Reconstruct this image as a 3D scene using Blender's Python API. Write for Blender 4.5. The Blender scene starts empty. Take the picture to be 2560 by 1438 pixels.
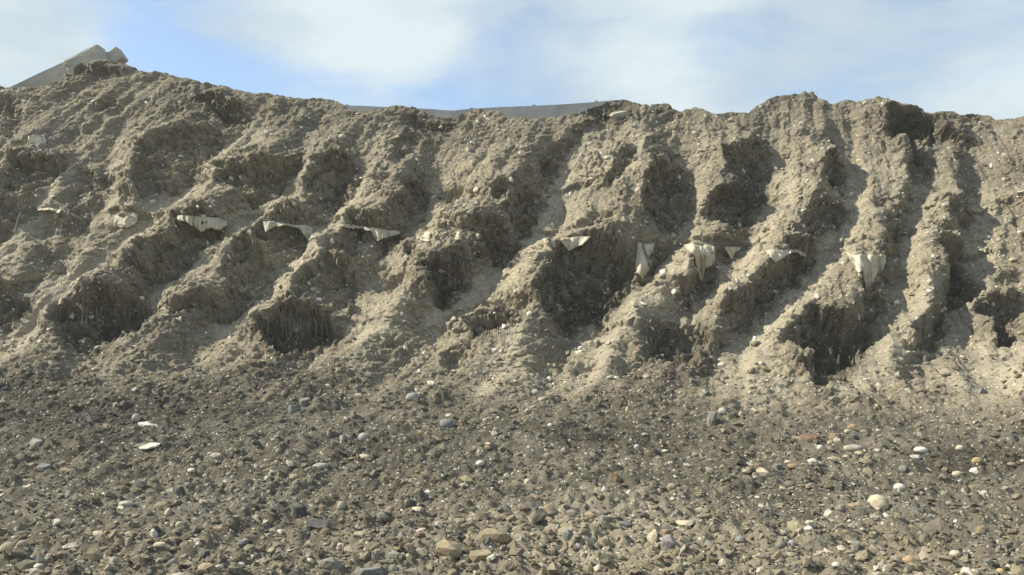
import bpy, bmesh, math, random
import numpy as np
from mathutils import Vector, Matrix, Euler
from mathutils.bvhtree import BVHTree

scene = bpy.context.scene
col = scene.collection
random.seed(7)
rng = np.random.default_rng(7)

# ------------------------------------------------------------------ camera
CAM_Z, PITCH, F = 1.6, math.radians(2.0), 2130.0        # F: focal length in pixels of a 2560 px wide frame
cam_data = bpy.data.cameras.new('camera')
cam_data.sensor_width = 36.0
cam_data.lens = 36.0 * F / 2560.0
cam_data.clip_start, cam_data.clip_end = 0.05, 3000.0
cam = bpy.data.objects.new('camera', cam_data)
cam.location = (0, 0, CAM_Z)
cam.rotation_euler = (math.pi / 2 + PITCH, 0, 0)
col.objects.link(cam)
scene.camera = cam

# ------------------------------------------------------------------ sun and sky
SUN = Vector((-0.735, 0.05, 0.655)).normalized()          # towards the sun: high on the left, along the bank
SUN_EL, SUN_AZ = math.asin(SUN.z), math.atan2(SUN.x, SUN.y)
sun_data = bpy.data.lights.new('sun', 'SUN')
sun_data.energy, sun_data.angle, sun_data.color = 5.0, math.radians(0.8), (1.0, 0.945, 0.80)
sun = bpy.data.objects.new('sun', sun_data)
sun.rotation_euler = (-SUN).to_track_quat('-Z', 'Y').to_euler()
sun.location = (-20, 0, 25)
col.objects.link(sun)

def px_dir(x, y):
    a, b = (x - 1280.0) / F, (719.0 - y) / F
    cp, sp = math.cos(PITCH), math.sin(PITCH)
    return Vector((a, cp - b * sp, sp + b * cp))

world = bpy.data.worlds.new('World')
scene.world = world
world.use_nodes = True
wt = world.node_tree
wt.nodes.clear()
def N(tree, kind, **kw):
    n = tree.nodes.new(kind)
    for k, v in kw.items():
        if k == 'ins':
            for i, val in v.items():
                n.inputs[i].default_value = val
        else:
            setattr(n, k, v)
    return n
L = lambda tree, a, b: tree.links.new(a, b)
SKY_STRENGTH = 0.13
out = N(wt, 'ShaderNodeOutputWorld')
bg = N(wt, 'ShaderNodeBackground', ins={'Strength': SKY_STRENGTH})
sky = N(wt, 'ShaderNodeTexSky', sky_type='NISHITA', sun_disc=False, sun_elevation=SUN_EL, sun_rotation=SUN_AZ,
        altitude=200.0, air_density=1.0, dust_density=0.6, ozone_density=1.6)
geo = N(wt, 'ShaderNodeTexCoord')
mp = N(wt, 'ShaderNodeMapping', ins={'Scale': (1.0, 1.0, 2.6), 'Rotation': (0, math.radians(14), 0), 'Location': (0.35, 0.1, 0.2)})
L(wt, geo.outputs['Generated'], mp.inputs['Vector'])
n1 = N(wt, 'ShaderNodeTexNoise', ins={'Scale': 3.6, 'Detail': 8.0, 'Roughness': 0.58, 'Distortion': 0.35})
L(wt, mp.outputs[0], n1.inputs['Vector'])
cov = N(wt, 'ShaderNodeMapRange', interpolation_type='SMOOTHSTEP', ins={'From Min': 0.33, 'From Max': 0.68, 'To Min': 0.12, 'To Max': 1.0})
acc = n1.outputs['Fac']
def wmath(op, a, b):
    m = N(wt, 'ShaderNodeMath', operation=op)
    for i, v in enumerate((a, b)):
        if isinstance(v, (int, float)):
            m.inputs[i].default_value = v
        else:
            L(wt, v, m.inputs[i])
    return m.outputs[0]
# the clear gaps and thick clouds of that day, each a soft patch of sky
for (x, y, size, amt) in ((590, 200, 0.09, -0.22), (860, 260, 0.08, -0.26), (1110, 262, 0.05, -0.16), (250, 30, 0.09, -0.10), (1820, 120, 0.06, -0.10), (330, 110, 0.1, -0.03),
                          (740, 80, 0.10, 0.30), (960, 150, 0.09, 0.24), (80, 130, 0.12, 0.16), (1750, 40, 0.12, 0.14), (2300, 200, 0.2, 0.10), (1350, 200, 0.14, 0.04), (60, 190, 0.08, 0.08)):
    d = px_dir(x, y).normalized()
    vd = N(wt, 'ShaderNodeVectorMath', operation='DISTANCE')
    L(wt, geo.outputs['Generated'], vd.inputs[0])
    vd.inputs[1].default_value = d
    mr = N(wt, 'ShaderNodeMapRange', interpolation_type='SMOOTHSTEP', ins={'From Min': 0.0, 'From Max': size * 1.9, 'To Min': amt, 'To Max': 0.0})
    L(wt, vd.outputs['Value'], mr.inputs['Value'])
    acc = wmath('ADD', acc, mr.outputs[0])
L(wt, acc, cov.inputs['Value'])
n2 = N(wt, 'ShaderNodeTexNoise', ins={'Scale': 4.2, 'Detail': 6.0, 'Roughness': 0.55})
mp2 = N(wt, 'ShaderNodeMapping', ins={'Location': (5.2, 1.0, 3.3), 'Scale': (1, 1, 2.2)})
L(wt, geo.outputs['Generated'], mp2.inputs['Vector'])
L(wt, mp2.outputs[0], n2.inputs['Vector'])
cr = N(wt, 'ShaderNodeValToRGB')
k = 1.0 / SKY_STRENGTH
cr.color_ramp.elements[0].position, cr.color_ramp.elements[0].color = 0.38, (0.40 * k, 0.48 * k, 0.535 * k, 1)
cr.color_ramp.elements[1].position, cr.color_ramp.elements[1].color = 0.62, (0.535 * k, 0.605 * k, 0.625 * k, 1)
acc2 = n2.outputs['Fac']
for (x, y, size, amt) in ((2000, 20, 0.10, -0.17), (1340, 90, 0.08, -0.12), (2420, 90, 0.12, -0.04), (1740, 20, 0.06, 0.18), (740, 90, 0.07, 0.16), (960, 160, 0.06, 0.12)):
    vd = N(wt, 'ShaderNodeVectorMath', operation='DISTANCE')
    L(wt, geo.outputs['Generated'], vd.inputs[0])
    vd.inputs[1].default_value = px_dir(x, y).normalized()
    mr = N(wt, 'ShaderNodeMapRange', interpolation_type='SMOOTHSTEP', ins={'From Min': 0.0, 'From Max': size * 1.9, 'To Min': amt, 'To Max': 0.0})
    L(wt, vd.outputs['Value'], mr.inputs['Value'])
    acc2 = wmath('ADD', acc2, mr.outputs[0])
L(wt, acc2, cr.inputs['Fac'])
mix = N(wt, 'ShaderNodeMixRGB')
L(wt, cov.outputs[0], mix.inputs['Fac'])
L(wt, sky.outputs[0], mix.inputs['Color1'])
L(wt, cr.outputs[0], mix.inputs['Color2'])
L(wt, mix.outputs[0], bg.inputs['Color'])
L(wt, bg.outputs[0], out.inputs['Surface'])

vs = scene.view_settings
vs.view_transform, vs.look, vs.exposure, vs.gamma = 'Standard', 'None', 0.55, 1.0
vs.use_curve_mapping = False
scene.cycles.max_bounces = 6
scene.cycles.diffuse_bounces = 3
scene.cycles.use_denoising = True
try:
    scene.cycles.denoiser = 'OPENIMAGEDENOISE'
    scene.cycles.denoising_input_passes = 'RGB_ALBEDO_NORMAL'
    scene.cycles.denoising_prefilter = 'ACCURATE'
except Exception:
    pass

# ------------------------------------------------------------------ noise helpers
_perm = np.random.default_rng(3).permutation(4096)
_ang = np.random.default_rng(4).random(4096) * 2 * np.pi
_gx, _gy = np.cos(_ang), np.sin(_ang)
def perlin(x, y, seed=0):
    xi, yi = np.floor(x).astype(np.int64), np.floor(y).astype(np.int64)
    xf, yf = x - xi, y - yi
    u, v = xf * xf * xf * (xf * (xf * 6 - 15) + 10), yf * yf * yf * (yf * (yf * 6 - 15) + 10)
    def g(ix, iy, fx, fy):
        h = _perm[(_perm[(ix + seed * 131) & 4095] + iy) & 4095]
        return _gx[h] * fx + _gy[h] * fy
    a, b = g(xi, yi, xf, yf), g(xi + 1, yi, xf - 1, yf)
    c, d = g(xi, yi + 1, xf, yf - 1), g(xi + 1, yi + 1, xf - 1, yf - 1)
    return ((a + u * (b - a)) + v * ((c + u * (d - c)) - (a + u * (b - a)))) * 1.45
def fbm(x, y, octs=3, seed=0):
    s, amp, t = 0, 1.0, 0
    for o in range(octs):
        s = s + amp * perlin(x * 2 ** o, y * 2 ** o, seed + o * 7)
        t += amp; amp *= 0.5
    return s / t
def billow(x, y, seed=0):
    return np.abs(perlin(x, y, seed)) * 2 - 0.55
def worley(x, y, seed=0):
    xi, yi = np.floor(x).astype(np.int64), np.floor(y).astype(np.int64)
    best = np.full(x.shape, 9.0)
    for i in (-1, 0, 1):
        for j in (-1, 0, 1):
            h = _perm[(_perm[(xi + i + seed * 57) & 4095] + yi + j) & 4095]
            px, py = xi + i + ((h * 37) % 1000) / 1000.0, yi + j + ((h * 91) % 1000) / 1000.0
            best = np.minimum(best, (px - x) ** 2 + (py - y) ** 2)
    return np.sqrt(best)
def blur(a, r):
    for _ in range(2):
        for ax in (0, 1):
            pad = [(0, 0), (0, 0)]; pad[ax] = (r + 1, r)
            c = np.cumsum(np.pad(a, pad, mode='edge'), axis=ax)
            n = a.shape[ax]
            a = (np.take(c, np.arange(2 * r + 1, 2 * r + 1 + n), axis=ax) - np.take(c, np.arange(0, n), axis=ax)) / (2 * r + 1)
    return a

# ------------------------------------------------------------------ the lie of the land: one long profile, foreground to crest
prof = np.array([(-300, 0.0), (0, 0.0), (5, 0.0), (7.4, 0.10), (9, 0.32), (11, 0.79), (12, 1.29), (13.3, 2.68), (15.3, 5.39), (18.5, 9.7)])
seg = np.hypot(*np.diff(prof, axis=0).T)
S_raw = np.concatenate([[0], np.cumsum(seg)])
S_near = S_raw[1]
ss = np.arange(0, S_raw[-1] - S_near + 4.5, 0.01) + S_near - 4
py_, pz_ = np.interp(ss, S_raw, prof[:, 0]), np.interp(ss, S_raw, prof[:, 1])
kern = np.hanning(111); kern /= kern.sum()
PY = np.convolve(np.pad(py_, 55, mode='reflect', reflect_type='odd'), kern, 'valid')
PZ = np.convolve(np.pad(pz_, 55, mode='reflect', reflect_type='odd'), kern, 'valid')
PS = ss
TY, TZ = np.gradient(PY, PS), np.gradient(PZ, PS)
ELEV = (PZ - CAM_Z) / np.maximum(PY, 0.2)
i0 = np.searchsorted(PY, 3.0)
def s_of_row(y):
    b = (719.0 - np.asarray(y, float)) / F
    cp, sp = math.cos(PITCH), math.sin(PITCH)
    return np.interp((sp + b * cp) / (cp - b * sp), ELEV[i0:], PS[i0:])
def x_at(px, y, Y):
    b = (719.0 - np.asarray(y, float)) / F
    return (np.asarray(px, float) - 1280.0) / F * Y / (math.cos(PITCH) - b * math.sin(PITCH))
def project(X, Y, Z):
    cp, sp = math.cos(PITCH), math.sin(PITCH)
    w = Y * cp + (Z - CAM_Z) * sp
    v = -Y * sp + (Z - CAM_Z) * cp
    w = np.maximum(w, 0.05)
    return 1280.0 + F * X / w, 719.0 - F * v / w

CREST = [(0,212),(40,215),(90,214),(130,203),(165,184),(205,160),(240,150),(300,152),(325,161),(360,176),(405,178),(430,187),(480,196),(550,213),(620,229),
 (640,228),(700,236),(760,246),(800,241),(840,249),(860,262),(885,276),(930,271),(960,266),(1000,260),(1040,268),(1075,283),(1100,291),(1140,289),(1180,273),
 (1210,268),(1250,280),(1275,295),(1330,297),(1400,292),(1440,282),(1490,264),(1530,247),(1560,244),(1590,256),(1620,263),(1650,256),(1670,260),(1685,272),
 (1700,275),(1740,264),(1760,272),(1790,285),(1820,276),(1850,280),(1870,283),(1890,263),(1930,240),(1980,232),(2030,230),(2060,246),(2075,258),(2110,249),
 (2150,253),(2195,239),(2230,251),(2255,262),(2300,268),(2330,283),(2350,275),(2380,272),(2400,288),(2440,282),(2470,288),(2490,298),(2560,294)]
cs = s_of_row([c[1] + 3 for c in CREST])
cY = np.interp(cs, PS, PY)
cX = x_at([c[0] for c in CREST], [c[1] for c in CREST], cY)

# ------------------------------------------------------------------ gullies, scarps and undercuts seen on the bank
# outlines of the hollows that the slumping left behind, strong ones and shallow ones
STRONG = [
 [(90,213),(160,177),(207,157),(230,147),(220,187),(174,193),(133,207),(100,217)],
 [(217,180),(254,167),(317,177),(314,190),(267,203),(227,207)],
 [(500,237),(551,267),(627,280),(641,307),(584,340),(547,294),(511,267)],
 [(350,385),(400,370),(500,340),(567,337),(541,390),(521,414),(500,454),(460,474),(417,504),(360,527),(340,480),(360,430)],
 [(552,432),(640,436),(700,430),(753,400),(757,440),(727,454),(700,490),(650,535),(600,505),(545,480)],
 [(43,404),(133,410),(187,394),(200,380),(167,424),(140,457),(113,477),(73,501),(43,511),(7,504),(7,457),(37,447)],
 [(790,414),(840,397),(890,400),(905,427),(894,477),(864,517),(840,544),(800,540),(774,500),(780,474),(787,440)],
 [(1014,484),(1067,467),(1087,477),(1080,510),(1050,534),(1030,547),(1010,544),(997,534),(1030,514)],
 [(1344,417),(1387,387),(1434,347),(1477,314),(1500,297),(1420,380),(1397,427),(1374,464),(1360,484)],
 [(1284,490),(1344,480),(1367,487),(1357,520),(1347,560),(1317,590),(1294,600),(1267,577),(1277,547),(1310,520),(1277,510)],
 [(1220,510),(1267,500),(1262,540),(1234,545)],
 [(1150,600),(1200,590),(1297,600),(1304,630),(1285,655),(1255,680),(1230,660),(1245,640),(1210,625),(1160,618)],
 [(1534,427),(1567,407),(1594,414),(1577,444),(1560,467),(1540,484),(1520,500),(1510,484),(1534,454)],
 [(1634,434),(1674,430),(1720,427),(1724,484),(1720,550),(1700,577),(1660,590),(1624,570),(1600,534),(1604,500),(1630,477)],
 [(1800,417),(1864,377),(1897,360),(1932,387),(1932,434),(1923,494),(1893,550),(1867,580),(1800,574),(1750,557),(1774,520),(1817,494),(1854,487),(1834,460)],
 [(2060,417),(2107,414),(2120,440),(2117,484),(2087,487),(2050,457)],
 [(2027,517),(2117,514),(2117,560),(2087,567),(2047,597),(2034,644),(2027,680),(2007,680),(2017,644),(1997,610),(2020,567)],
 [(2210,297),(2234,280),(2310,280),(2354,300),(2340,327),(2394,350),(2454,367),(2414,380),(2344,367),(2297,377),(2304,417),(2284,417),(2270,357),(2224,367),(2214,334)],
 [(2304,387),(2334,394),(2334,444),(2314,447),(2297,417)],
 [(2357,540),(2437,544),(2440,567),(2400,574),(2370,564)],
 [(0,520),(50,523),(33,567),(20,593),(0,620)],
 [(450,587),(500,580),(547,573),(567,597),(520,634),(477,667),(427,707),(400,727),(367,730),(334,690),(367,680),(407,654),(447,624)],
 [(0,747),(33,747),(83,767),(97,780),(67,794),(33,817),(0,834)],
 [(137,790),(157,767),(187,757),(247,767),(334,774),(367,764),(377,777),(390,804),(374,844),(334,854),(277,867),(214,887),(174,877),(140,850)],
 [(460,794),(494,784),(554,780),(624,767),(600,794),(580,810),(520,814),(487,824),(464,810)],
 [(670,577),(710,560),(765,567),(785,610),(760,644),(720,668),(680,660),(643,634),(610,630),(630,590)],
 [(600,650),(680,665),(700,680),(690,707),(660,747),(625,768),(590,790),(560,785),(590,745),(575,710)],
 [(857,570),(900,567),(937,580),(1010,584),(997,614),(977,634),(934,647),(900,687),(860,667),(807,640),(820,630),(854,610),(867,597)],
 [(780,690),(814,677),(827,650),(844,687),(894,694),(900,727),(890,754),(887,784),(834,784),(750,784),(750,757),(764,727)],
 [(640,810),(667,800),(710,790),(760,794),(807,797),(840,810),(854,830),(830,860),(800,884),(760,910),(700,914),(680,887),(660,867),(650,844)],
 [(1014,634),(1060,627),(1057,667),(1044,674),(1027,654)],
 [(1080,687),(1134,694),(1184,667),(1170,700),(1150,734),(1120,767),(1094,784),(1074,760),(1084,734),(1067,714)],
 [(1164,827),(1217,817),(1290,827),(1290,840),(1264,850),(1224,860),(1174,860)],
 [(1380,660),(1434,640),(1500,644),(1560,654),(1587,680),(1590,707),(1577,727),(1557,754),(1534,784),(1494,814),(1450,837),(1387,830),(1347,807),(1334,774),(1367,734),(1400,725),(1360,707)],
 [(1617,650),(1637,620),(1687,617),(1697,614),(1674,654),(1634,687),(1614,717),(1594,707),(1620,680)],
 [(1720,680),(1747,674),(1767,667),(1800,680),(1794,707),(1767,747),(1727,767),(1704,754),(1734,720)],
 [(1637,837),(1680,827),(1724,814),(1760,827),(1747,854),(1784,880),(1780,934),(1700,934),(1600,914),(1630,870)],
 [(1800,794),(1824,780),(1870,777),(1900,760),(1900,797),(1867,837),(1827,830),(1804,814)],
 [(1943,654),(1973,630),(2014,644),(2027,660),(2024,694),(1980,727),(1927,774),(1890,800),(1870,770),(1870,734),(1900,720),(1937,700),(1960,670)],
 [(1947,887),(1987,827),(2027,814),(2074,837),(2137,820),(2160,810),(2200,814),(2197,844),(2167,880),(2150,914),(2134,944),(2060,977),(2020,954),(2024,914),(1987,900)],
 [(2137,754),(2177,737),(2214,707),(2214,747),(2200,810),(2160,807),(2140,787)],
 [(2327,654),(2377,640),(2417,660),(2420,680),(2427,707),(2440,740),(2427,774),(2374,774),(2364,734),(2350,720),(2360,687)],
 [(2334,794),(2360,767),(2370,787),(2367,840),(2347,854),(2334,884),(2277,884),(2304,830)],
 [(2427,780),(2494,760),(2547,754),(2560,787),(2527,820),(2537,870),(2494,887),(2477,854),(2484,814),(2434,794)],
]
SHALLOW = [
 [(0,240),(50,260),(63,314),(33,364),(0,400)], [(214,250),(300,247),(307,280),(270,294),(225,285)],
 [(170,430),(207,417),(234,440),(280,414),(277,464),(254,524),(214,554),(167,524)],
 [(977,367),(1034,344),(1060,357),(1054,387),(1030,414),(1007,447),(970,440),(987,407)],
 [(977,273),(1044,277),(1120,307),(1134,324),(1100,360),(1060,347),(1027,320),(987,300)],
 [(960,460),(994,460),(997,477),(967,490),(930,484)], [(1100,470),(1160,474),(1167,500),(1150,530),(1104,527),(1097,494)],
 [(1460,570),(1534,577),(1534,600),(1474,594)], [(1420,280),(1500,264),(1530,252),(1570,258),(1560,280),(1500,300),(1470,310),(1450,300)],
 [(1794,284),(1854,284),(1864,300),(1817,307)], [(2487,530),(2560,534),(2560,550),(2494,547)], [(2194,577),(2277,574),(2280,600),(2227,610),(2187,604)],
 [(2297,590),(2337,584),(2380,600),(2360,627),(2300,610)], [(2380,397),(2427,397),(2424,414),(2394,424)], [(2320,477),(2354,477),(2357,500),(2327,514)],
 [(1927,400),(1987,404),(1970,427),(1937,417)], [(2050,270),(2077,262),(2087,277),(2057,287)], [(2170,527),(2197,527),(2204,554),(2174,560)],
 [(63,533),(150,530),(160,557),(187,560),(230,545),(200,597),(164,627),(134,664),(103,687),(67,677),(33,667),(80,644),(110,627),(60,590)],
 [(260,567),(320,570),(300,590),(260,610),(217,634),(207,620),(234,600)], [(320,617),(360,610),(400,634),(367,650),(334,640),(307,640)],
 [(143,664),(177,654),(207,660),(200,687),(174,714),(147,740),(130,757),(113,730)], [(994,687),(1044,697),(1047,734),(1010,760),(934,734),(927,714)],
 [(1100,794),(1160,760),(1200,740),(1267,760),(1310,770),(1334,797),(1310,820),(1200,815),(1140,815)],
 [(1117,877),(1200,867),(1227,877),(1197,917),(1150,934),(1100,900)], [(1660,734),(1684,737),(1677,774),(1664,787)],
 [(1860,720),(1900,710),(1925,690),(1920,740),(1890,760)], [(1787,620),(1820,623),(1840,640),(1827,674),(1794,670)],
 [(1434,904),(1494,904),(1497,937),(1440,940)], [(2194,687),(2274,687),(2280,720),(2274,767),(2254,754),(2227,734),(2217,720)],
 [(2484,707),(2527,700),(2540,734),(2487,740)],
]
# floors of the gullies, where loose fines have run down: centre line and half width
RUNS = [([(640,320),(520,440),(400,545),(270,655),(110,795),(20,870)],30), ([(700,512),(590,592),(480,690),(400,745)],30), ([(900,480),(850,560),(760,670),(640,775),(585,815)],40),
 ([(860,590),(790,670),(700,755)],26), ([(1350,575),(1250,680),(1150,745),(1090,800)],32), ([(1430,370),(1370,520),(1290,660)],26), ([(1740,660),(1590,800),(1500,890),(1440,960)],38),
 ([(1960,470),(1890,640),(1800,760)],30), ([(2130,450),(2110,600),(2020,710),(1920,840),(1840,960)],46), ([(2230,870),(2130,970)],34), ([(2310,740),(2250,860)],24),
 ([(1000,800),(950,840),(900,860)],30), ([(1600,340),(1570,470)],22), ([(2480,900),(2560,990)],60), ([(1350,640),(1290,720)],40), ([(1290,880),(1220,960)],40), ([(1650,640),(1570,760)],26),
 ([(300,430),(270,560)],22), ([(180,420),(100,520),(20,640)],18)]
W, H = 1280, 719
gx, gy = np.meshgrid(np.arange(W) * 2.0 + 1, np.arange(H) * 2.0 + 1)
def mask_of(polys):
    m = np.zeros((H, W), bool)
    for p in polys:
        p = np.array(p, float)
        x0, x1 = int(max(0, p[:, 0].min() // 2 - 1)), int(min(W, p[:, 0].max() // 2 + 2))
        y0, y1 = int(max(0, p[:, 1].min() // 2 - 1)), int(min(H, p[:, 1].max() // 2 + 2))
        X_, Y_ = gx[y0:y1, x0:x1], gy[y0:y1, x0:x1]
        ins = np.zeros(X_.shape, bool)
        q = np.roll(p, 1, axis=0)
        for (ax, ay), (bx, by) in zip(p, q):
            c = ((ay > Y_) != (by > Y_)) & (X_ < (bx - ax) * (Y_ - ay) / ((by - ay) or 1e-9) + ax)
            ins ^= c
        m[y0:y1, x0:x1] |= ins
    return m
def march(m, dx, dy, n):
    """distance (in raster steps) from each cell until leaving m along (dx, dy)"""
    t = np.zeros(m.shape)
    alive = m.copy()
    for i in range(1, n):
        sx, sy = int(round(dx * i)), int(round(dy * i))
        sh = np.zeros_like(m)
        ys, yd = slice(max(0, sy), H + min(0, sy)), slice(max(0, -sy), H + min(0, -sy))
        xs, xd = slice(max(0, sx), W + min(0, sx)), slice(max(0, -sx), W + min(0, -sx))
        sh[yd, xd] = m[ys, xs]
        t[alive] = i
        alive &= sh
        if not alive.any():
            break
    return t
lx, ly = -0.80, -0.60                                    # up and to the left across the face
def sstep(a, b, x):
    t = np.clip((x - a) / (b - a), 0, 1); return t * t * (3 - 2 * t)
def hollow(m, k, dmax, w):
    a, b = march(m, lx, ly, 120), march(m, -lx, -ly, 120)
    T = a + b
    fr = a / np.maximum(T, 1)
    return np.where(m, np.minimum(dmax, k * T * 2 * 0.006) * sstep(-0.12, w, fr) * (1 - sstep(0.5, 1.0, fr)), 0.0)
mS, mM = mask_of(STRONG), mask_of(SHALLOW)
DEEP = (17, 21, 23, 29, 33, 39)
hard = blur(mask_of([STRONG[i] for i in DEEP]).astype(float), 4)
dS = hollow(mS, 0.85, 0.52, 0.38) * (0.52 + 0.48 * hard)
dM = hollow(mM & ~mS, 0.55, 0.24, 0.38)
away = march(~(mS), -lx, -ly, 70)
lip = np.where(mS, 0, np.exp(-away / 30.0) * (away < 69)) * 0.24
depth = blur(lip - dS - dM, 3)
# the long ribs between the gullies: gentle flank on the left, steep broken flank on the right
GY = [260, 400, 520, 620, 720, 820, 920]
GULLIES = [[-130,-180,-250,-330,-410,-490,-570],[70,10,-60,-140,-220,-300,-380],[215,190,95,20,-60,-140,-220],[330,285,262,190,110,30,-50],[690,570,425,305,195,90,-20],[830,765,685,560,425,300,200],
 [930,908,865,790,700,585,470],[1150,1110,1085,1000,930,860,780],[1490,1405,1362,1305,1165,1080,990],[1735,1728,1722,1690,1600,1490,1400],[1935,1932,1915,1865,1785,1690,1600],
 [2130,2122,2116,2075,1975,1890,1800],[2330,2320,2300,2260,2215,2200,2120],[2460,2450,2445,2440,2400,2370,2330],[2600,2600,2600,2600,2580,2560,2530],[2800,2800,2800,2800,2790,2780,2760]]
rib = np.zeros((H, W))
rowy = gy[:, 0]
gl = [np.interp(rowy, GY, g) - 16 for g in GULLIES]
ampy = np.interp(rowy, [150, 260, 340, 430, 560, 780, 860, 930, 1000], [0.0, 0.10, 0.38, 0.85, 1.0, 1.0, 0.65, 0.22, 0.0])
rr_ = np.random.default_rng(12)
for a_, b2 in zip(gl[:-1], gl[1:]):
    wd = (b2 - a_)[:, None]
    f_ = (gx - a_[:, None]) / np.maximum(wd, 1)
    pk = rr_.uniform(0.60, 0.70)
    prof_ = (0.80 * sstep(0.0, pk * 0.88, f_) + 0.20 * np.clip(f_ / pk, 0, 1)) * (1 - sstep(pk * 1.02, 0.97, f_)) - 0.12
    am_ = np.minimum(0.00172 * wd, 0.41) * rr_.uniform(0.72, 1.10) * (0.38 if b2[200] > 2440 else 1.0)
    rib = np.where((f_ >= 0) & (f_ < 1), prof_ * am_ * ampy[:, None], rib)
rib = blur(rib, 3)
flank = np.zeros((H, W))  # sun-facing left sides of the ribs: smoothed, and painted paler as if lit
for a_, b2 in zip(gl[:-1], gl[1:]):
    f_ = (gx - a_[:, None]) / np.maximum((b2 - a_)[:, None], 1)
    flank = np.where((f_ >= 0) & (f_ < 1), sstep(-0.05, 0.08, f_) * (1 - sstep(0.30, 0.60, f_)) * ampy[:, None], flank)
depth = depth * 0.95 + rib
# fine runs
rd = np.full((H, W), 1e9)
for pts, hw in RUNS:
    for (ax, ay), (bx, by) in zip(pts[:-1], pts[1:]):
        t = np.clip(((gx - ax) * (bx - ax) + (gy - ay) * (by - ay)) / ((bx - ax) ** 2 + (by - ay) ** 2), 0, 1)
        rd = np.minimum(rd, np.hypot(gx - ax - t * (bx - ax), gy - ay - t * (by - ay)) / hw)
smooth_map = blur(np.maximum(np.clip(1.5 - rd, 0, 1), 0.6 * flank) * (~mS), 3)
shade_map = blur(mS.astype(float), 3)

def samp(a, x, y):
    x = np.abs(np.asarray(x) / 2.0 - 0.5); x = np.where(x > W - 1, 2 * (W - 1) - x, x)
    x = np.abs(np.mod(x, 2 * W)); x = np.clip(np.where(x > W - 1, 2 * (W - 1) - x, x), 0, W - 1.001)
    y = np.clip(np.asarray(y) / 2.0 - 0.5, 0, H - 1.001)
    xi, yi = x.astype(int), y.astype(int); fx, fy = x - xi, y - yi
    return (a[yi, xi] * (1 - fx) + a[yi, xi + 1] * fx) * (1 - fy) + (a[yi + 1, xi] * (1 - fx) + a[yi + 1, xi + 1] * fx) * fy

LAYERS = [([(0,515),(500,542),(900,568),(1450,592),(1750,612),(2170,634),(2560,650)], 0.07), ([(0,750),(200,765),(700,797),(1200,828),(1440,838),(2100,880),(2560,900)], 0.06),
          ([(0,395),(600,432),(1130,468),(1650,486),(2080,515),(2560,540)], 0.05), ([(0,630),(600,660),(1100,690),(1700,735),(2300,770),(2560,780)], 0.035)]
# ------------------------------------------------------------------ terrain grid
def grow(a, step, g, end):
    r = []
    while a < end:
        step *= g; a += step; r.append(a)
    return r
fx_ = np.arange(-9.8, 9.8001, 0.0178)
ext = np.array(grow(9.8, 0.0165, 1.13, 300))
XS = np.concatenate([-ext[::-1], fx_, ext])
s_g0 = np.interp(4.4, PY, PS)
s_split = np.interp(9.4, PY, PS)
rows_near = np.concatenate([np.interp(np.array([-300] + [4.4 - e for e in grow(0, 0.034, 1.2, 280)][::-1]), np.concatenate([[-300], PY]), np.concatenate([[PS[0] - 296], PS]))])
rows_ground = np.arange(s_g0, s_split, 0.031)
NF = 560
s_crest = np.interp(XS, cX, cs)
far = np.abs(XS) > 9.3
s_crest = s_crest + np.where(far, 0.25 * fbm(XS / 3.0, XS * 0, 3, 40), 0) * np.clip((np.abs(XS) - 9.3) / 2, 0, 1)
s_crest = s_crest + 0.035 * fbm(XS / 0.35, XS * 0 + 3.3, 4, 41)
tF = np.linspace(0, 1, NF)
def fine_cols(x):
    return np.clip(1 - (np.abs(x) - 9.5) / 1.0, 0, 1)[None, :]
def pos(s):
    Y = np.where(s < PS[0], s - PS[0] + PY[0], np.interp(s, PS, PY))
    Z = np.interp(s, PS, PZ)
    return Y, Z
nG = len(rows_near) + len(rows_ground)
Sg = np.repeat(np.concatenate([rows_near, rows_ground])[:, None], len(XS), 1)
Sf = s_split + (s_crest[None, :] - s_split) * tF[:, None]
S = np.concatenate([Sg, Sf], 0)
X = np.repeat(XS[None, :], S.shape[0], 0)
Yb, Zb = pos(S)
ny = -np.interp(S, PS, TZ); nz = np.interp(S, PS, TY)
ln = np.hypot(ny, nz); ny, nz = ny / ln, nz / ln
pxx, pxy = project(X, Yb, Zb)
w1 = 20 * fbm(X / 0.55, S / 0.55, 2, 10) + 13 * fbm(X / 0.20, S / 0.20, 3, 11) + 6 * fbm(X / 0.06, S / 0.06, 2, 13)
w2 = 20 * fbm(X / 0.55, S / 0.55, 2, 20) + 13 * fbm(X / 0.20, S / 0.20, 3, 21) + 6 * fbm(X / 0.06, S / 0.06, 2, 23)
face = np.clip((S - s_split + 0.6) / 1.6, 0, 1); face = face * face * (3 - 2 * face)
below = np.clip((s_crest[None, :] - S) / 0.35, 0, 1)
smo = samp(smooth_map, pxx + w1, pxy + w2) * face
shd = samp(shade_map, pxx + w1, pxy + w2)
d_feat = samp(depth, pxx + w1, pxy + w2)
d_feat = np.where(d_feat < 0, d_feat * np.clip(0.86 + 1.15 * fbm((X + 0.4 * S) / 0.26, S / 0.30, 3, 33), 0.12, 1.25), d_feat)
D = d_feat * (0.35 + 0.65 * below) * np.clip((S - s_split + 0.9) / 0.6, 0, 1)
rough = (1 - 0.85 * smo)
patchy = np.clip(0.62 + 0.75 * fbm(X / 0.9 + 7, S / 0.9, 2, 34), 0.15, 1.2)      # some parts crumbly, others sheared smooth
rough = rough * np.maximum(patchy, 1.25 * shd) * np.interp(pxy, [280, 470], [0.68, 1.0])
Xd, Sd = X + 1.3 * D, S + 1.9 * D                                               # so that scarps are crumbly through their depth too
lay = Sd - 0.22 * fbm(X / 1.5, S / 1.5, 2, 31)
lean = np.clip(0.62 - 0.028 * (X + 8), 0.15, 0.62)
D += face * below * 0.10 * fbm(X / 1.1, S / 1.6, 3, 51)
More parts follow.
